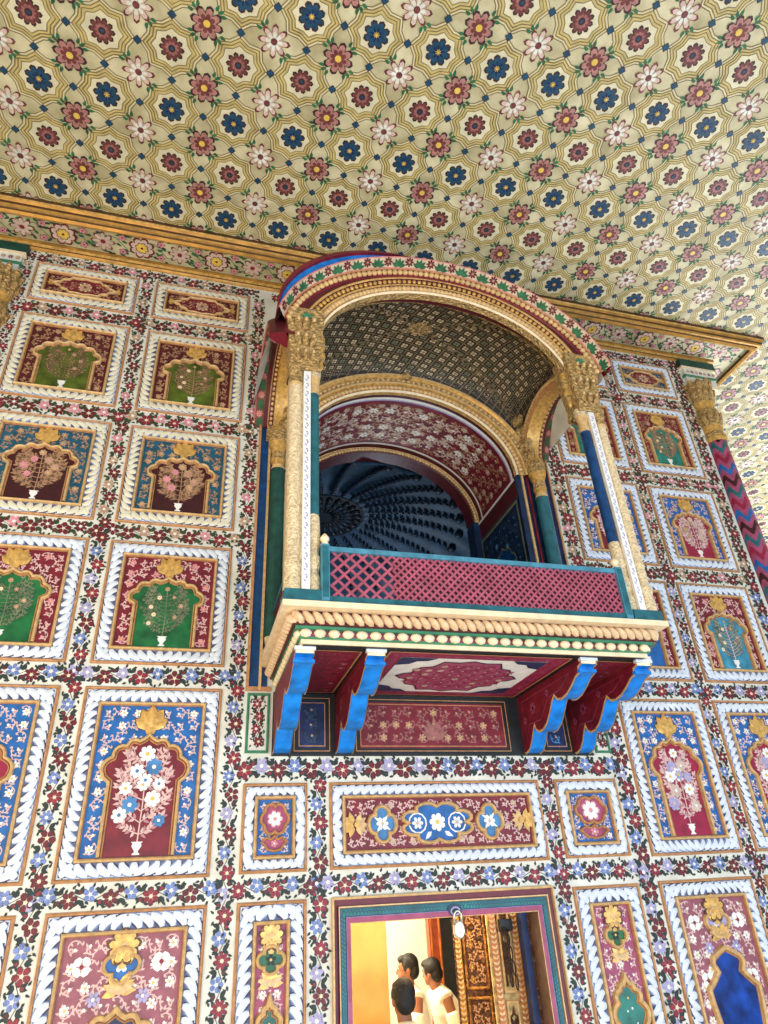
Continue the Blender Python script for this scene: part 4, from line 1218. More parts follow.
# back arch on the wall plane (opening into the chamber)
g = G()
A4 = ell_arc(0.03, 5.22, 1.08, 0.86, 0.0, PI, 60)
sweep_arch(g, A4, [(0.0,0.0,'gold'),(0.0,0.04,'cream'),(0.02,0.055,'gold'),(0.03,0.04,'cornice_gold'),(0.085,0.04,'gold'),(0.095,0.065,'gilt_light'),(0.115,0.068,'cornice_dark'),(0.12,0.05,'carved_gold'),(0.17,0.062,'gold'),(0.185,0.085,'gilt_light'),(0.21,0.085,'gold'),(0.225,0.06,'gold'),(0.235,0.0,'gold')], F3)
bead_row(g, A4, 0.058, 0.045, 0.045, 0.028, 'gilt_light', F3, 0.8, 1.1)
bead_row(g, A4, 0.145, 0.060, 0.055, 0.020, 'gilt_light', F3, -0.5, 1.1)
ell(g, (CX, -0.08, 6.28), (0.06,0,0), (0,0.03,0), (0,0,0.05), 'carved_gold')
g.build('rear_arch', bal)

# chamber behind the balcony: vault, cross arch, domed room
g = G()
A5 = ell_arc(0.03, 5.22, 1.08, 0.86, 0.0, PI, 48)
Fi = lambda u, z, d: (u, d, z)
sweep_arch(g, A5, [(0,0.0,'maroon_dark'),(0,0.04,'white_flower'),(0,0.075,'lilac_flower'),(0,0.095,'maroon'),(0,0.82,'white_flower'),(0,0.85,'maroon_dark'),(0,0.95,'maroon_dark')], Fi)
rr = random.Random(17)
L5 = 2.6
def vmp(x, y, h):
    # x arc length from right springing, y depth
    t = max(0, min(0.9999, x/L5))*48; i = int(t); f = t-i
    p, n, _ = A5[i]; p2, n2, _ = A5[i+1]
    px, pz = p[0]*(1-f)+p2[0]*f, p[1]*(1-f)+p2[1]*f
    return (px-n[0]*h, y, pz-n[1]*h)
scrolls(g, vmp, 0.05, L5-0.05, 0.12, 0.80, 'stem_tan', 'pale_pink', 18, 0.105, 0.004, 0.45)
scrolls(g, vmp, 0.45, L5-0.45, 0.18, 0.74, 'pale_pink', 'white_flower', 19, 0.14, 0.006, 0.5)
tag(g.build('wall_vault'), kind='structure')
g = G()
for sg, X in ((-1, -1.055), (1, 1.115)):
    mp = side(X, -sg)
    y0, y1 = 0.0, 0.95
    poly(g, mp, rect(y0, y1, 3.2, 5.0), 'room_blue', 0)
    poly(g, mp, rect(y0, y1, 5.0, 5.20), 'maroon_dark', 0.01)
    stroke(g, mp, [(y0, 5.19), (y1, 5.19)], 0.03, 'white_flower', 0.02)
    stroke(g, mp, [(y0+.04, 4.96), (y1-.04, 4.96), (y1-.04, 3.3), (y0+.04, 3.3)], 0.03, 'stem_grey', 0.012, True)
    scrolls(g, mp, y0+.08, y1-.08, 3.35, 4.9, 'apse_blue', 'sky_field', 4, 0.11, 0.013, 0.3, keep=lambda x, y: not (0.28 < x < 0.68 and y < 4.6))
    na_ = cusp_arch(0.48, 0.24, 3.5, 4.3, 4.66, 3)
    poly(g, mp, na_, 'strip_blue', 0.014); stroke(g, mp, na_, 0.016, 'stem_grey', 0.016)
tag(g.build('wall_inner'), kind='structure')
g = G()
A6 = ell_arc(0.03, 5.21, 1.00, 0.80, 0.0, PI, 48)
Fi2 = lambda u, z, d: (u, 0.95-d, z)
sweep_arch(g, A6, [(0.0,-0.15,'maroon_dark'),(0.0,0.03,'maroon_dark'),(0.012,0.04,'gold'),(0.02,0.03,'cornice_dark'),(0.065,0.03,'gilt_light'),(0.075,0.04,'gold'),(0.085,0.0,'gold')], Fi2)
bead_row(g, A6, 0.042, 0.035, 0.036, 0.022, 'gilt_light', Fi2, 0.9, 1.1)
for X0, X1 in ((-1.06,-.97),(1.03,1.12)): box(g, X0, X1, 0.92, 1.10, 3.2, 5.2, 'room_blue')
tag(g.build('wall_cross_arch'), kind='structure')
g = G()
DC = (-0.15, 3.55); DR = 2.45
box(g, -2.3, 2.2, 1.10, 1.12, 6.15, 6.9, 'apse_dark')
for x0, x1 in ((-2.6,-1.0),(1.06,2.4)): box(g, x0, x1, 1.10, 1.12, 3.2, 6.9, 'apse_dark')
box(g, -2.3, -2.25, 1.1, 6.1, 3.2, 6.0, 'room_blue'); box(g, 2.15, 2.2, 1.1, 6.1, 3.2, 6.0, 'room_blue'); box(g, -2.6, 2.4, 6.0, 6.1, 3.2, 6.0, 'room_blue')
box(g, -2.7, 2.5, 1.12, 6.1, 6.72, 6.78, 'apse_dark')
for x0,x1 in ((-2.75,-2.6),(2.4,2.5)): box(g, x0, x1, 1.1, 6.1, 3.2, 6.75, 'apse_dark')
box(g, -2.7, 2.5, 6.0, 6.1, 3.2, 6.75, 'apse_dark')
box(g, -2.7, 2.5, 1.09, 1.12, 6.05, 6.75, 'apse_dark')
tag(g.build('wall_chamber'), kind='structure')
g = G()
nr = 28
def dome(a, r, h=0.0):
    z = 5.85+0.85*math.sqrt(max(0, 1-(r/DR)**2))
    return (DC[0]+r*math.cos(a), DC[1]+r*math.sin(a), z-h)
rings = [0.02,0.3,0.6,0.8,1.0,1.2,1.4,1.6,1.8,1.95,2.1,2.2,2.3,2.38,2.44]
k = nr*4
vs = [dome(2*PI*i/k, r, -0.07*abs(math.sin(nr/2*2*PI*i/k))*(1 if r > .7 else 0)) for r in rings for i in range(k)]
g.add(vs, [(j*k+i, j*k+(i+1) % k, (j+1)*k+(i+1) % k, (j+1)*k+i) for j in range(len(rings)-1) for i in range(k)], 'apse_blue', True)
for i in range(nr):
    a = 2*PI*i/nr
    for q in range(14):
        r = 0.74+q*0.090
        c = Vector(dome(a, r, 0.03)); c2 = Vector(dome(a, r+.05, 0.03)); T = (c2-c).normalized(); B_ = Vector((-math.sin(a), math.cos(a), 0))
        A = (T+B_*0.7).normalized()
        ell(g, c, A*0.055, A.cross(Vector((0,0,-1))).normalized()*0.025, Vector((0,0,-0.03)), 'apse_rib', 6, 4)
    tipc = Vector(dome(a, 2.02, 0.03))
    ell(g, tipc, (0.07,0,0), (0,0.07,0), (0,0,-0.05), 'apse_rib', 8, 4)
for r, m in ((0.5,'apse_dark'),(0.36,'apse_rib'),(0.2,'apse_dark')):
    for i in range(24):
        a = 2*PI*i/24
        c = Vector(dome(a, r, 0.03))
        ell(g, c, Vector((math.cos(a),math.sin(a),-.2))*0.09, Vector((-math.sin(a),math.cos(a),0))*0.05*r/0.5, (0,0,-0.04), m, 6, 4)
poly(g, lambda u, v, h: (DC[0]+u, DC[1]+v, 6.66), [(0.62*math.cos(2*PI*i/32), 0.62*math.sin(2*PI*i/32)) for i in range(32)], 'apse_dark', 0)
tag(g.build('ceiling_dome'), kind='structure')
g = G(); box(g, -1.3, 1.36, 0.0, 1.1, 3.15, 3.24, 'room_blue'); box(g, -2.6, 2.4, 1.1, 6.1, 3.15, 3.24, 'room_blue'); tag(g.build('floor_chamber'), kind='structure')

# ==================================================================  DOORWAY
g = G()
OX0, OX1, OZ = -0.676, 0.658, 1.513
def dframe(prof):
    # profile given as (t, h): t from outer (0) to opening (1)
    for j in range(len(prof)-1):
        (t0, h0, m), (t1, h1) = prof[j], prof[j+1][:2]
        for seg in range(3):
            def P(t, i):
                x0 = -0.80+(OX0+0.80)*t; x1 = 0.80+(OX1-0.80)*t; z = 1.665+(OZ-1.665)*t
                return [(x0, FL), (x0, z), (x1, z), (x1, FL)][i]
            a, b = P(t0, seg), P(t0, seg+1); c, d = P(t1, seg+1), P(t1, seg)
            g.add([W(a[0],a[1],h0), W(b[0],b[1],h0), W(c[0],c[1],h1), W(d[0],d[1],h1)], [(0,1,2,3)], m)
dframe([(0,0,'gilt_light'),(0,.04,'gilt_light'),(0.09,.045,'gilt_light'),(0.10,.02,'door_maroon'),(0.34,.015,'maroon_deep'),(0.345,.035,'gilt_light'),(0.40,.035,'gilt_brown'),(0.42,.02,'teal_niche'),(0.43,.022,'teal_paint'),(0.72,.022,'navy'),(0.74,.03,'blue_flower'),(0.76,.03,'mauve'),(0.97,.03,'gilt_light'),(1.0,.028,'wood_brown'),(1.0,-.12,'wood_brown')])
fr_ = tag(g.build('door_1'), kind='structure')
# carved leaf rows on the green band
g = G()
def tm(t):
    return -0.80+(OX0+0.80)*t, 0.80+(OX1-0.80)*t, 1.665+(OZ-1.665)*t
xa, xb, zt = tm(0.575)
z = 0.0
while z < zt-0.03:
    for x, sg in ((xa, 1), (xb, -1)):
        leaf(g, W, (x-sg*0.016, z), PI/2-sg*0.9, 0.042, 0.014, 'teal_niche', 0.028, 0); leaf(g, W, (x+sg*0.016, z), PI/2+sg*0.9, 0.042, 0.014, 'teal_field', 0.028, 0)
    z += 0.024
x = xa
while x < xb:
    leaf(g, W, (x, zt-0.018), 0.9, 0.048, 0.014, 'teal_niche', 0.028, 0); leaf(g, W, (x, zt+0.02), -0.9, 0.048, 0.014, 'teal_field', 0.028, 0); x += 0.024
g.build('carved_band', fr_)

# padlock on its hasp
pl = thing('padlock', 'round silver padlock hanging from a hasp on the door lintel', 'padlock', (0.05, -0.04, 1.44))
g = G()
px, pz = 0.050, 1.440
vs = []; n = 24
outl = [(0.040*math.cos(2*PI*i/n)*(1.0 if math.sin(2*PI*i/n) < 0 else 0.95), 0.052*math.sin(2*PI*i/n)) for i in range(n)]
for s_, y in ((0.8,-0.075),(1,-0.068),(1,-0.048),(0.8,-0.040)): vs += [(px+p[0]*s_, y, pz+p[1]*s_) for p in outl]
g.add(vs, [(j*n+i, j*n+(i+1) % n, (j+1)*n+(i+1) % n, (j+1)*n+i) for j in range(3) for i in range(n)] + [tuple(range(n)), tuple(range(3*n, 4*n))], 'steel', False)
box(g, px-.004, px+.004, -0.0765, -0.0745, pz-.022, pz-.006, 'iron')
g.build('lock_body', pl)
def tube(g, pts, r, m, n=8):
    vs = []
    P = [Vector(p) for p in pts]
    for i, p in enumerate(P):
        T = (P[min(i+1, len(P)-1)]-P[max(i-1, 0)]).normalized()
        a = Vector((0,0,1)) if abs(T.z) < 0.9 else Vector((0,1,0))
        u = T.cross(a).normalized(); v = T.cross(u)
        rr_ = r[i] if isinstance(r, (list, tuple)) else r
        vs += [p+(u*math.cos(2*PI*k/n)+v*math.sin(2*PI*k/n))*rr_ for k in range(n)]
    fs = [(i*n+k, i*n+(k+1) % n, (i+1)*n+(k+1) % n, (i+1)*n+k) for i in range(len(P)-1) for k in range(n)]
    fs += [tuple(range(n)), tuple(range((len(P)-1)*n, len(P)*n))]
    g.add(vs, fs, m, True)
g = G(); tube(g, [(px-.026,-0.058,pz+.03)] + [(px+0.026*math.cos(a), -0.058, pz+.075+0.032*math.sin(a)) for a in [PI-k*PI/8 for k in range(9)]] + [(px+.026,-0.058,pz+.03)], 0.0065, 'steel'); g.build('shackle', pl)
hs = thing('hasp', 'blue-grey iron hasp plate fixed to the lintel above the padlock', 'hasp', (0.04, -0.03, 1.555))
g = G()
slab(g, wall(-0.028), [(0.043+0.05*math.cos(2*PI*i/12), 1.555+0.035*math.sin(2*PI*i/12)) for i in range(12)], 'apse_blue', 0, 0.01); g.build('plate', hs)
g = G(); tube(g, [(0.043+0.03*math.cos(a), -0.040-0.006*abs(math.sin(a)), 1.548+0.022*math.sin(a)) for a in [k*PI/8 for k in range(17)]], 0.007, 'lilac_flower'); g.build('staple', hs)

# interior seen through the doorway
g = G()
box(g, -3.0, 3.0, 3.9, 4.0, FL, 3.0, 'plaster_white')
box(g, -3.05, -2.95, 0.15, 3.9, FL, 3.0, 'plaster_white'); box(g, 2.95, 3.05, 0.15, 3.9, FL, 3.0, 'wood_dark')
tag(g.build('wall_back'), kind='structure')
g = G(); box(g, -3, 3, 0.12, 4.0, 2.95, 3.05, 'plaster_white'); tag(g.build('ceiling_inner'), kind='structure')
def slant_box(g, x0, y0, x1, y1, th, z0, z1, m):
    d = Vector((x1-x0, y1-y0, 0)).normalized(); n = Vector((-d.y, d.x, 0))*th
    a, b = Vector((x0, y0, 0)), Vector((x1, y1, 0))
    vs = [(p.x, p.y, z) for z in (z0, z1) for p in (a, b, b+n, a+n)]
    g.add(vs, [(0,3,2,1),(4,5,6,7),(0,1,5,4),(1,2,6,5),(2,3,7,6),(3,0,4,7)], m)
# plain leaf opened inwards at the left
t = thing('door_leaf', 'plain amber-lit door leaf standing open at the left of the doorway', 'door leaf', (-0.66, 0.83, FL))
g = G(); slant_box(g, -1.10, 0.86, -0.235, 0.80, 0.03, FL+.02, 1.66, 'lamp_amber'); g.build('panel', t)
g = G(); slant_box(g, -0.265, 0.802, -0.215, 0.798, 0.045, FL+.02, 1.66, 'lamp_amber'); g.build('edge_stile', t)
# red post and dark sheet for the black gap
t = thing('door_post', 'reddish-brown wooden post behind the three men', 'post', (0.92, 2.9, FL))
g = G(); box(g, 0.845, 0.975, 2.95, 3.05, FL, 2.94, 'door_red'); g.build('shaft', t)
g = G(); box(g, 0.86, 0.872, 2.94, 2.95, FL, 2.94, 'wood_orange'); box(g, 0.95, 0.962, 2.94, 2.95, FL, 2.94, 'wood_orange'); g.build('edge_bead', t)
g = G(); box(g, 0.98, 2.9, 3.02, 3.10, FL, 2.94, 'apse_dark'); tag(g.build('wall_dark_gap'), kind='structure')  # dark sheet standing in for the shade inside the gap
t = thing('pull_rod', 'thin dark upright rod against the white wall behind the men', 'rod', (0.30, 3.86, 1.0))
g = G(); 
tube(g, [(0.22,3.87,1.02),(0.215,3.87,1.42)], 0.016, 'iron'); g.build('rod', t)
# dark carved leaf (farther) and pale carved leaf with chain (nearer)
def carved_leaf(x0, y0, x1, y1, label, body, frame, field, arch=True, lines=True):
    t = thing('carved_door_leaf', label, 'door leaf', (x0, y0, FL))
    d = Vector((x1-x0, y1-y0, 0)); Lw = d.length; d.normalize(); nrm = Vector((d.y, -d.x, 0))
    mp = lambda u, v, h: (x0+d.x*u+nrm.x*h, y0+d.y*u+nrm.y*h, v)
    g = G(); slant_box(g, x0, y0, x1, y1, 0.04, FL+.02, 1.75, body); g.build('board', t)
    g = G()
    for a in (0.02, Lw-0.065):
        slab(g, mp, rect(a, a+0.045, FL+.05, 1.72), frame, 0, 0.022)
        z = 0.4
        while z < 1.7:
            for s_ in (-1, 1): leaf(g, mp, (a+0.022, z), PI/2+s_*0.8, 0.032, 0.014, 'gilt_light', 0.024)
            z += 0.032
    g.build('carved_stile', t)
    g = G()
    for z0, z1 in ((0.42, 0.98), (1.04, 1.66)):
        ridge(g, mp, rect(0.085, Lw-0.085, z0, z1), 0.02, 'gilt_light' if frame != 'wood_gold' else 'wood_gold', 0, 0.02, True)
        poly(g, mp, rect(0.09, Lw-0.09, z0, z1), field, 0.003)
        if arch:
            a = cusp_arch(Lw/2, (Lw-0.2)/2, z0+0.03, z0+(z1-z0)*.5, z1-0.03, 3)
            ridge(g, mp, a, 0.014, 'wood_dark', 0.003, 0.014)
            bouquet(g, mp, Lw/2, z0+0.05, z1-0.12, (Lw-0.2)*0.3, 'wood_dark', 'wood_dark', ['wood_gold'], 5, 0.9, 0.006, 0.02, 5)
        else:
            scrolls(g, mp, 0.10, Lw-0.10, z0+.02, z1-.02, 'gilt_brown', 'wood_gold', 4, 0.07, 0.005, 0.4)
    g.build('carved_panel', t)
    return t, mp
carved_leaf(0.315, 0.80, 0.60, 0.62, 'dark brown carved door leaf beside the dark gap, right half of the doorway', 'wood_dark', 'wood_gold', 'wood_dark', arch=False)
t2, mpL = carved_leaf(0.425, 0.36, 0.66, 0.30, 'pale gold carved door leaf with lancet arch, at the right side of the doorway', 'wood_pale', 'wood_orange', 'wood_pale')
g = G(); box(g, 0.49, 0.585, 0.26, 0.30, 1.40, 1.475, 'black_frame'); g.build('lintel_block', t2)
t = thing('door_chain', 'dark iron chain hanging on the pale carved door leaf', 'chain', (0.47, 0.24, 1.1))
for k in range(4):
    for s_ in (0, 1):
        z = 1.37-k*0.085-s_*0.02; x = 0.495+s_*0.035+k*0.008
        g = G(); tube(g, [(x+0.009*math.cos(a)*(1), 0.24, z+0.042*math.sin(a)) for a in [q*PI/8 for q in range(17)]], 0.0045, 'iron', 6); g.build('link', t)
g = G(); tube(g, [(0.485,0.252,1.40),(0.515,0.232,1.42),(0.545,0.252,1.40)], 0.008, 'iron'); g.build('hook', t)
g = G()
box(g, 0.595, 0.640, 0.125, 0.20, FL, 1.60, 'navy'); box(g, 0.6401, 0.70, 0.125, 0.20, FL, 1.60, 'wood_dark'); box(g, -0.72, -0.678, 0.125, 0.20, FL, 1.60, 'gilt_light')
tag(g.build('trim_4'), kind='structure')

# ==================================================================  CORNER COLUMNS
def corner_column(cx, label, sg):
    t = thing('corner_column', label, 'column', (cx, 0, FL))
    g = G(); n = 40; r = 0.112
    cols = ['teal_paint','mauve','blue_field','crimson']
    # zigzag bands: vertex rows offset by a triangle wave
    pitch = 0.150; z = FL+0.3; rows = 0
    zz = lambda i: 0.13*abs(((i/n*10) % 2)-1)
    ztop = 6.02
    zs_ = []
    while z < ztop: zs_.append(z); z += pitch/2
    vs = []
    for z in zs_:
        for i in range(n):
            a = 2*PI*i/n; vs.append((cx+r*math.cos(a), r*math.sin(a), min(z+zz(i+1.5), ztop+0.07)))
    for j in range(len(zs_)-1):
        m = [ 'teal_paint','mauve','maroon_deep','mauve','blue_field','mauve','crimson','mauve'][j % 8]
        g.add([], [], m); mi = g.mi(m)
        for i in range(n):
            g.f.append((j*n+i, j*n+(i+1) % n, (j+1)*n+(i+1) % n, (j+1)*n+i)); g.m.append(mi); g.sm.append(True)
    g.v = [tuple(v) for v in vs]
    g.build('shaft', t)
    g = G()
    lathe(g, (cx, 0), [(0.118,6.00,'gold'),(0.13,6.06,'carved_gold'),(0.11,6.14,'gold'),(0.13,6.22,'carved_gold'),(0.145,6.36,'carved_gold'),(0.13,6.46,'gold'),(0.115,6.50,'gold'),(0.14,6.56,'carved_gold'),(0.165,6.70,'carved_gold'),(0.16,6.80,'carved_gold'),(0.15,6.86,'gold')], 32, flute=1)
    for zz_, R_, kx in ((6.30,.13,12),(6.66,.15,14),(6.80,.155,12)):
        for k in range(kx):
            a = 2*PI*k/kx
            ell(g, (cx+R_*math.cos(a), R_*math.sin(a), zz_), (-math.sin(a)*.034, math.cos(a)*.034, 0), (math.cos(a)*.03, math.sin(a)*.03, 0), (math.cos(a)*.03, math.sin(a)*.03, 0.085), 'carved_gold', 8, 5)
    g.build('capital', t)
    g = G()
    for z0, z1, w_, m in ((6.86,6.90,.21,'cream'),(6.90,7.0,.215,'ground_white'),(7.0,7.03,.235,'green_line'),(7.03,7.13,.225,'ground_white'),(7.13,7.16,.25,'cream'),(7.16,7.27,.255,'shaft_green')):
        box(g, cx-w_+0.10*sg, cx+w_+0.10*sg, -0.035-(w_-.2)*.5, 0.28, z0, z1, m)
    for k in range(7): flower(g, wall(-0.05), (cx-0.07*(1 if sg > 0 else 4)+k*0.062, 7.08), 0.024, 'red_flower' if k % 2 else 'tan_flower', 'cream', 6, 0.002)
    g.build('abacus', t)
    return t
corner_column(3.805, 'round column with coloured zigzag shaft and gilded capital at the right corner of the wall', 1)
corner_column(-3.86, 'gilded capital of a column cut by the left edge under the cornice', -1)
# ==================================================================  PEOPLE
def person(label, x, y, face, lean, hscale, shirt, turn=0.0, grey=False, armpose=0.0):
    """local frame: looks along +Y, up is Z; face = heading angle of +Y about Z"""
    t = thing('person', label, 'person', (x, y, FL))
    ca, sa = math.cos(face), math.sin(face)
    def Wd(p):
        p = Vector(p)*hscale
        return Vector((x+p.x*ca-p.y*sa, y+p.x*sa+p.y*ca, FL+p.z))
    hip = 0.93
    def up(p):
        # lean the upper body forward about the hips
        z = p[2]-hip; yy = p[1]
        return (p[0], yy*math.cos(lean)+z*math.sin(lean), hip+z*math.cos(lean)-yy*math.sin(lean))
    neck = Vector(up((0, 0.0, 1.47)))
    hl = lean*0.45
    def hd(p):
        # head frame: origin at the neck top, partly lifted, turned about its own axis
        q = Vector(p)
        q = Vector((q.x*math.cos(turn)-q.y*math.sin(turn), q.x*math.sin(turn)+q.y*math.cos(turn), q.z))
        return neck + Vector((q.x, q.y*math.cos(hl)+q.z*math.sin(hl), q.z*math.cos(hl)-q.y*math.sin(hl)))
    def E(g, f, c, r, m, nu=14, nv=10):
        c = Vector(c); C0 = Wd(f(c))
        ell(g, C0, Wd(f(c+Vector((r[0],0,0))))-C0, Wd(f(c+Vector((0,r[1],0))))-C0, Wd(f(c+Vector((0,0,r[2]))))-C0, m, nu, nv)
    idf = lambda p: p
    def T(g, f, pts, rs, m):
        tube(g, [Wd(f(p)) for p in pts], [r*hscale for r in rs], m, 12)
    def loft(g, f, secs, m, n=20):
        vs = []
        for (cx_, cy_, cz_, rx, ry) in secs:
            vs += [Wd(f((cx_+rx*math.cos(2*PI*i/n), cy_+ry*math.sin(2*PI*i/n), cz_))) for i in range(n)]
        k = len(secs)
        g.add(vs, [(j*n+i, j*n+(i+1) % n, (j+1)*n+(i+1) % n, (j+1)*n+i) for j in range(k-1) for i in range(n)] + [tuple(range(n)), tuple(range((k-1)*n, k*n))], m, True)
    def arm(s_):
        sh = (s_*0.185, 0, 1.39); el = (s_*0.235, 0.05+armpose*0.10, 1.11); wr_ = (s_*0.20, 0.22+armpose*0.14, 0.94)
        return [up(q) for q in (sh, el, wr_)]
    g = G(); m = 'skin'
    # trunk
    loft(g, up, [(0,0,0.86,.13,.09),(0,0,0.93,.155,.105),(0,0,1.04,.135,.092),(0,.005,1.16,.145,.10),(0,.005,1.29,.165,.105),(0,0,1.38,.16,.085),(0,0,1.43,.10,.06),(0,0,1.46,.055,.052)], m)
    # neck, head
    tube(g, [Wd(up((0,0,1.42))), Wd(neck), Wd(hd((0,0.01,0.08)))], [0.056*hscale,0.052*hscale,0.052*hscale], m, 12)
    E(g, hd, (0,-0.005,0.145), (0.074,0.093,0.092), m, 18, 12)
    E(g, hd, (0,0.035,0.085), (0.056,0.060,0.068), m)
    E(g, hd, (0,0.070,0.048), (0.030,0.024,0.022), m)
    tube(g, [Wd(hd(p)) for p in ((0,0.082,0.145),(0,0.098,0.115),(0,0.108,0.096))], [0.009*hscale,0.012*hscale,0.015*hscale], m, 10)
    for s_ in (-1, 1):
        E(g, hd, (s_*0.073,-0.005,0.115), (0.010,0.020,0.032), m, 10, 8)
        E(g, hd, (s_*0.028,0.080,0.158), (0.022,0.010,0.007), m, 10, 6)
        E(g, hd, (s_*0.012,0.096,0.094), (0.009,0.009,0.007), m, 8, 6)
    for dz, r in ((0.070,0.006),(0.060,0.007)): E(g, hd, (0,0.090,dz), (0.022,0.010,r), m, 10, 6)
    # arms and hands
    for s_ in (-1, 1):
        a = arm(s_)
        tube(g, [Wd(q) for q in (up((s_*0.13,0,1.39)), a[0])], [0.055*hscale, 0.052*hscale], m, 12)
        tube(g, [Wd(a[0]), Wd(Vector(a[0]).lerp(Vector(a[1]),.5)), Wd(a[1])], [0.050*hscale,0.044*hscale,0.037*hscale], m, 12)
        tube(g, [Wd(a[1]), Wd(Vector(a[1]).lerp(Vector(a[2]),.35)), Wd(a[2])], [0.037*hscale,0.038*hscale,0.025*hscale], m, 12)
        d = (Vector(a[2])-Vector(a[1])).normalized(); w_ = Vector(a[2])
        lat = Vector((1,0,0)); nn = d.cross(lat).normalized()
        pc = w_+d*0.045
        C0 = Wd(pc); ell(g, C0, Wd(pc+lat*0.040)-C0, Wd(pc+nn*0.016)-C0, Wd(pc+d*0.052)-C0, m, 12, 8)
        for k, (ox, L) in enumerate(((-0.028,0.060),(-0.010,0.070),(0.009,0.066),(0.027,0.052))):
            b = w_+d*0.082+lat*ox
            p1 = b+d*L*0.5+nn*0.006; p2 = p1+(d*0.8+nn*0.6)*L*0.32; p3 = p2+(d*0.4+nn*0.9)*L*0.25
            tube(g, [Wd(b-d*0.02), Wd(b), Wd(p1), Wd(p2), Wd(p3)], [0.0095*hscale,0.0095*hscale,0.009*hscale,0.0085*hscale,0.007*hscale], m, 8)
        th = w_+d*0.03-lat*s_*0.030
        tube(g, [Wd(w_+d*0.015-lat*s_*0.015), Wd(th), Wd(th+d*0.03-lat*s_*0.022+nn*0.01), Wd(th+d*0.055-lat*s_*0.024+nn*0.018)], [0.013*hscale,0.012*hscale,0.010*hscale,0.008*hscale], m, 8)
    # legs, feet
    for s_ in (-1, 1):
        T(g, idf, [(s_*0.085,0,0.90),(s_*0.09,0.01,0.70),(s_*0.092,0.015,0.49)], [0.088,0.074,0.054], m)
        T(g, idf, [(s_*0.092,0.015,0.49),(s_*0.094,-0.005,0.34),(s_*0.095,0,0.09)], [0.054,0.055,0.034], m)
        E(g, idf, (s_*0.098,0.055,0.04), (0.042,0.125,0.038), m)
    body = g.build('body', t)
    md = body.modifiers.new('Remesh', 'REMESH'); md.mode = 'VOXEL'; md.voxel_size = 0.0065; md.use_smooth_shade = True
    sm = body.modifiers.new('Smooth', 'SMOOTH'); sm.iterations = 4; sm.factor = 0.5
    # hair
    g = G(); m = 'hair'
    E(g, hd, (0,-0.018,0.162), (0.082,0.092,0.088), m, 18, 12)
    E(g, hd, (0,-0.050,0.110), (0.072,0.060,0.075), m, 18, 12)
    E(g, hd, (0,0.040,0.205), (0.062,0.048,0.034), m, 14, 8)
    for s_ in (-1, 1): E(g, hd, (s_*0.066,0.005,0.150), (0.016,0.032,0.045), m, 10, 8)
    h = g.build('hair', t)
    md = h.modifiers.new('Remesh', 'REMESH'); md.mode = 'VOXEL'; md.voxel_size = 0.006; md.use_smooth_shade = True
    # eyes
    g = G()
    for s_ in (-1, 1):
        E(g, hd, (s_*0.029,0.083,0.140), (0.012,0.006,0.006), 'white_flower', 10, 6)
        E(g, hd, (s_*0.029,0.087,0.140), (0.005,0.004,0.005), 'ink', 8, 6)
    g.build('eyes', t)
    # shirt
    g = G(); m = shirt
    loft(g, up, [(0,0,0.84,.185,.135),(0,0,0.93,.182,.130),(0,0,1.04,.168,.120),(0,.005,1.16,.172,.125),(0,.005,1.29,.188,.128),(0,0,1.38,.180,.106),(0,0,1.435,.115,.078),(0,0,1.468,.068,.066)], m, 28)
    for s_ in (-1, 1):
        a = arm(s_)
        e = Vector(a[0]).lerp(Vector(a[1]), 0.86)
        tube(g, [Wd(up((s_*0.10,0,1.385))), Wd(a[0]), Wd(Vector(a[0]).lerp(Vector(a[1]),.45)), Wd(e)], [0.072*hscale,0.072*hscale,0.064*hscale,0.062*hscale], m, 14)
    sh = g.build('shirt', t)
    md = sh.modifiers.new('Remesh', 'REMESH'); md.mode = 'VOXEL'; md.voxel_size = 0.009; md.use_smooth_shade = True
    sm = sh.modifiers.new('Smooth', 'SMOOTH'); sm.iterations = 3
    g = G(); m = 'trousers'
    loft(g, idf, [(0,0,0.80,.165,.12),(0,0,0.90,.168,.122),(0,0,0.98,.158,.112)], m)
    for s_ in (-1, 1):
        T(g, idf, [(s_*0.088,0,0.88),(s_*0.092,0.01,0.70),(s_*0.095,0.012,0.48),(s_*0.096,0,0.10)], [0.100,0.092,0.075,0.064], m)
    tr = g.build('trousers', t)
    md = tr.modifiers.new('Remesh', 'REMESH'); md.mode = 'VOXEL'; md.voxel_size = 0.010; md.use_smooth_shade = True
    for s_ in (-1, 1):
        g = G(); E(g, idf, (s_*0.098,0.058,0.042), (0.050,0.138,0.042), 'shoe'); g.build('shoe', t)
    return t
person('man with dark hair seen from behind, in a cream shirt, nearest in the doorway', -0.245, 0.20, 0.0, 0.24, 0.985, 'shirt_cream')
person('man in a white shirt facing left, middle one of three in the doorway', 0.46, 2.22, PI/2, 0.16, 1.0, 'shirt_white', turn=-0.35, armpose=0.3)
person('man in a white shirt bending forward to the left, rearmost and rightmost of three', 0.98, 2.50, PI/2, 0.50, 1.0, 'shirt_white', turn=-0.9, armpose=0.2)

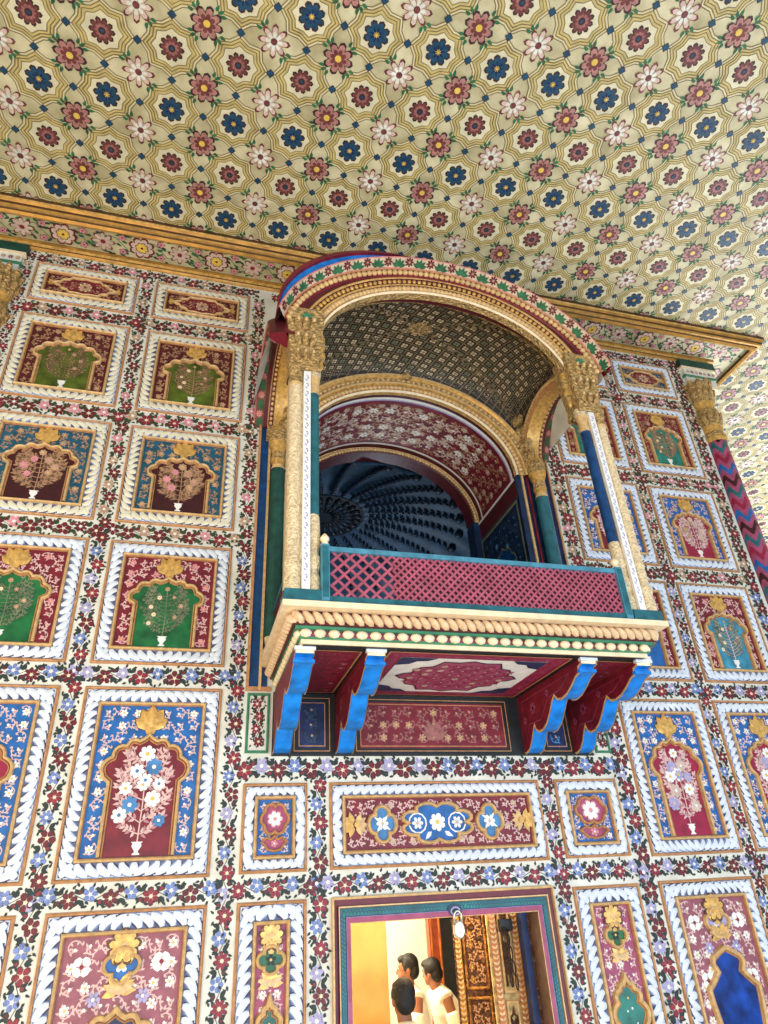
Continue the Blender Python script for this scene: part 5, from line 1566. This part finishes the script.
# ==================================================================  CAMERA
cam = bpy.data.cameras.new('camera'); co = bpy.data.objects.new('camera', cam); COL.objects.link(co)
cam.sensor_fit = 'VERTICAL'; cam.sensor_height = 36.0; cam.lens = 36.0*667.524/1024
yaw, pit, rol = math.radians(17.07705), math.radians(30.52134), math.radians(-3.49178)
Fv = Vector((math.sin(yaw)*math.cos(pit), math.cos(yaw)*math.cos(pit), math.sin(pit)))
Rv = Vector((math.cos(yaw), -math.sin(yaw), 0)); Uv = Rv.cross(Fv)
R2 = Rv*math.cos(rol)+Uv*math.sin(rol); U2 = -Rv*math.sin(rol)+Uv*math.cos(rol)
mw = Matrix((R2, U2, -Fv)).transposed().to_4x4(); mw.translation = Vector((-1.80365, -4.97484, 1.6))
co.matrix_world = mw; cam.clip_start = 0.05; cam.clip_end = 100
S.camera = co

# ==================================================================  LIGHT
w = bpy.data.worlds.new('sky'); S.world = w; w.use_nodes = True
w.node_tree.nodes['Background'].inputs[0].default_value = (0.80, 0.90, 1.0, 1); w.node_tree.nodes['Background'].inputs[1].default_value = 0.8
def area(name, loc, target, sx, sy, e, col):
    l = bpy.data.lights.new(name, 'AREA'); l.shape = 'RECTANGLE'; l.size = sx; l.size_y = sy; l.energy = e; l.color = col
    o = bpy.data.objects.new(name, l); COL.objects.link(o); o.location = loc
    o.rotation_euler = (Vector(target)-Vector(loc)).to_track_quat('-Z', 'Y').to_euler(); return o
area('courtyard_daylight', (1.6, -7.5, 0.4), (0.5, 0, 1.6), 8, 2.4, 640, (0.72, 0.85, 1.0))
area('side_daylight', (11.5, 2.5, 2.0), (6.5, 1.5, 7.4), 6, 4, 1500, (0.86, 0.92, 1.0))
area('warm_fill', (-4.5, -4.5, 0.8), (-2.2, -0.6, 7.2), 4, 4, 300, (1.0, 0.82, 0.54))  # added fill that warms the upper left wall, no actual source
def point(name, loc, e, col, r=0.15):
    l = bpy.data.lights.new(name, 'POINT'); l.energy = e; l.color = col; l.shadow_soft_size = r
    o = bpy.data.objects.new(name, l); COL.objects.link(o); o.location = loc; return o
point('room_lamp', (-0.9, 2.6, 2.7), 420, (1.0, 0.86, 0.62))
point('hall_lamp', (0.15, 0.75, 2.2), 60, (1.0, 0.72, 0.40))
point('balcony_chamber_fill', (0.9, 4.4, 4.0), 150, (0.75, 0.88, 1.0), 0.4)  # added fill to brighten the dome, no lamp known in the chamber
S.view_settings.view_transform = 'Standard'; S.view_settings.look = 'None'
S.view_settings.gamma = 1; S.view_settings.use_curve_mapping = False
S.view_settings.exposure = -0.08
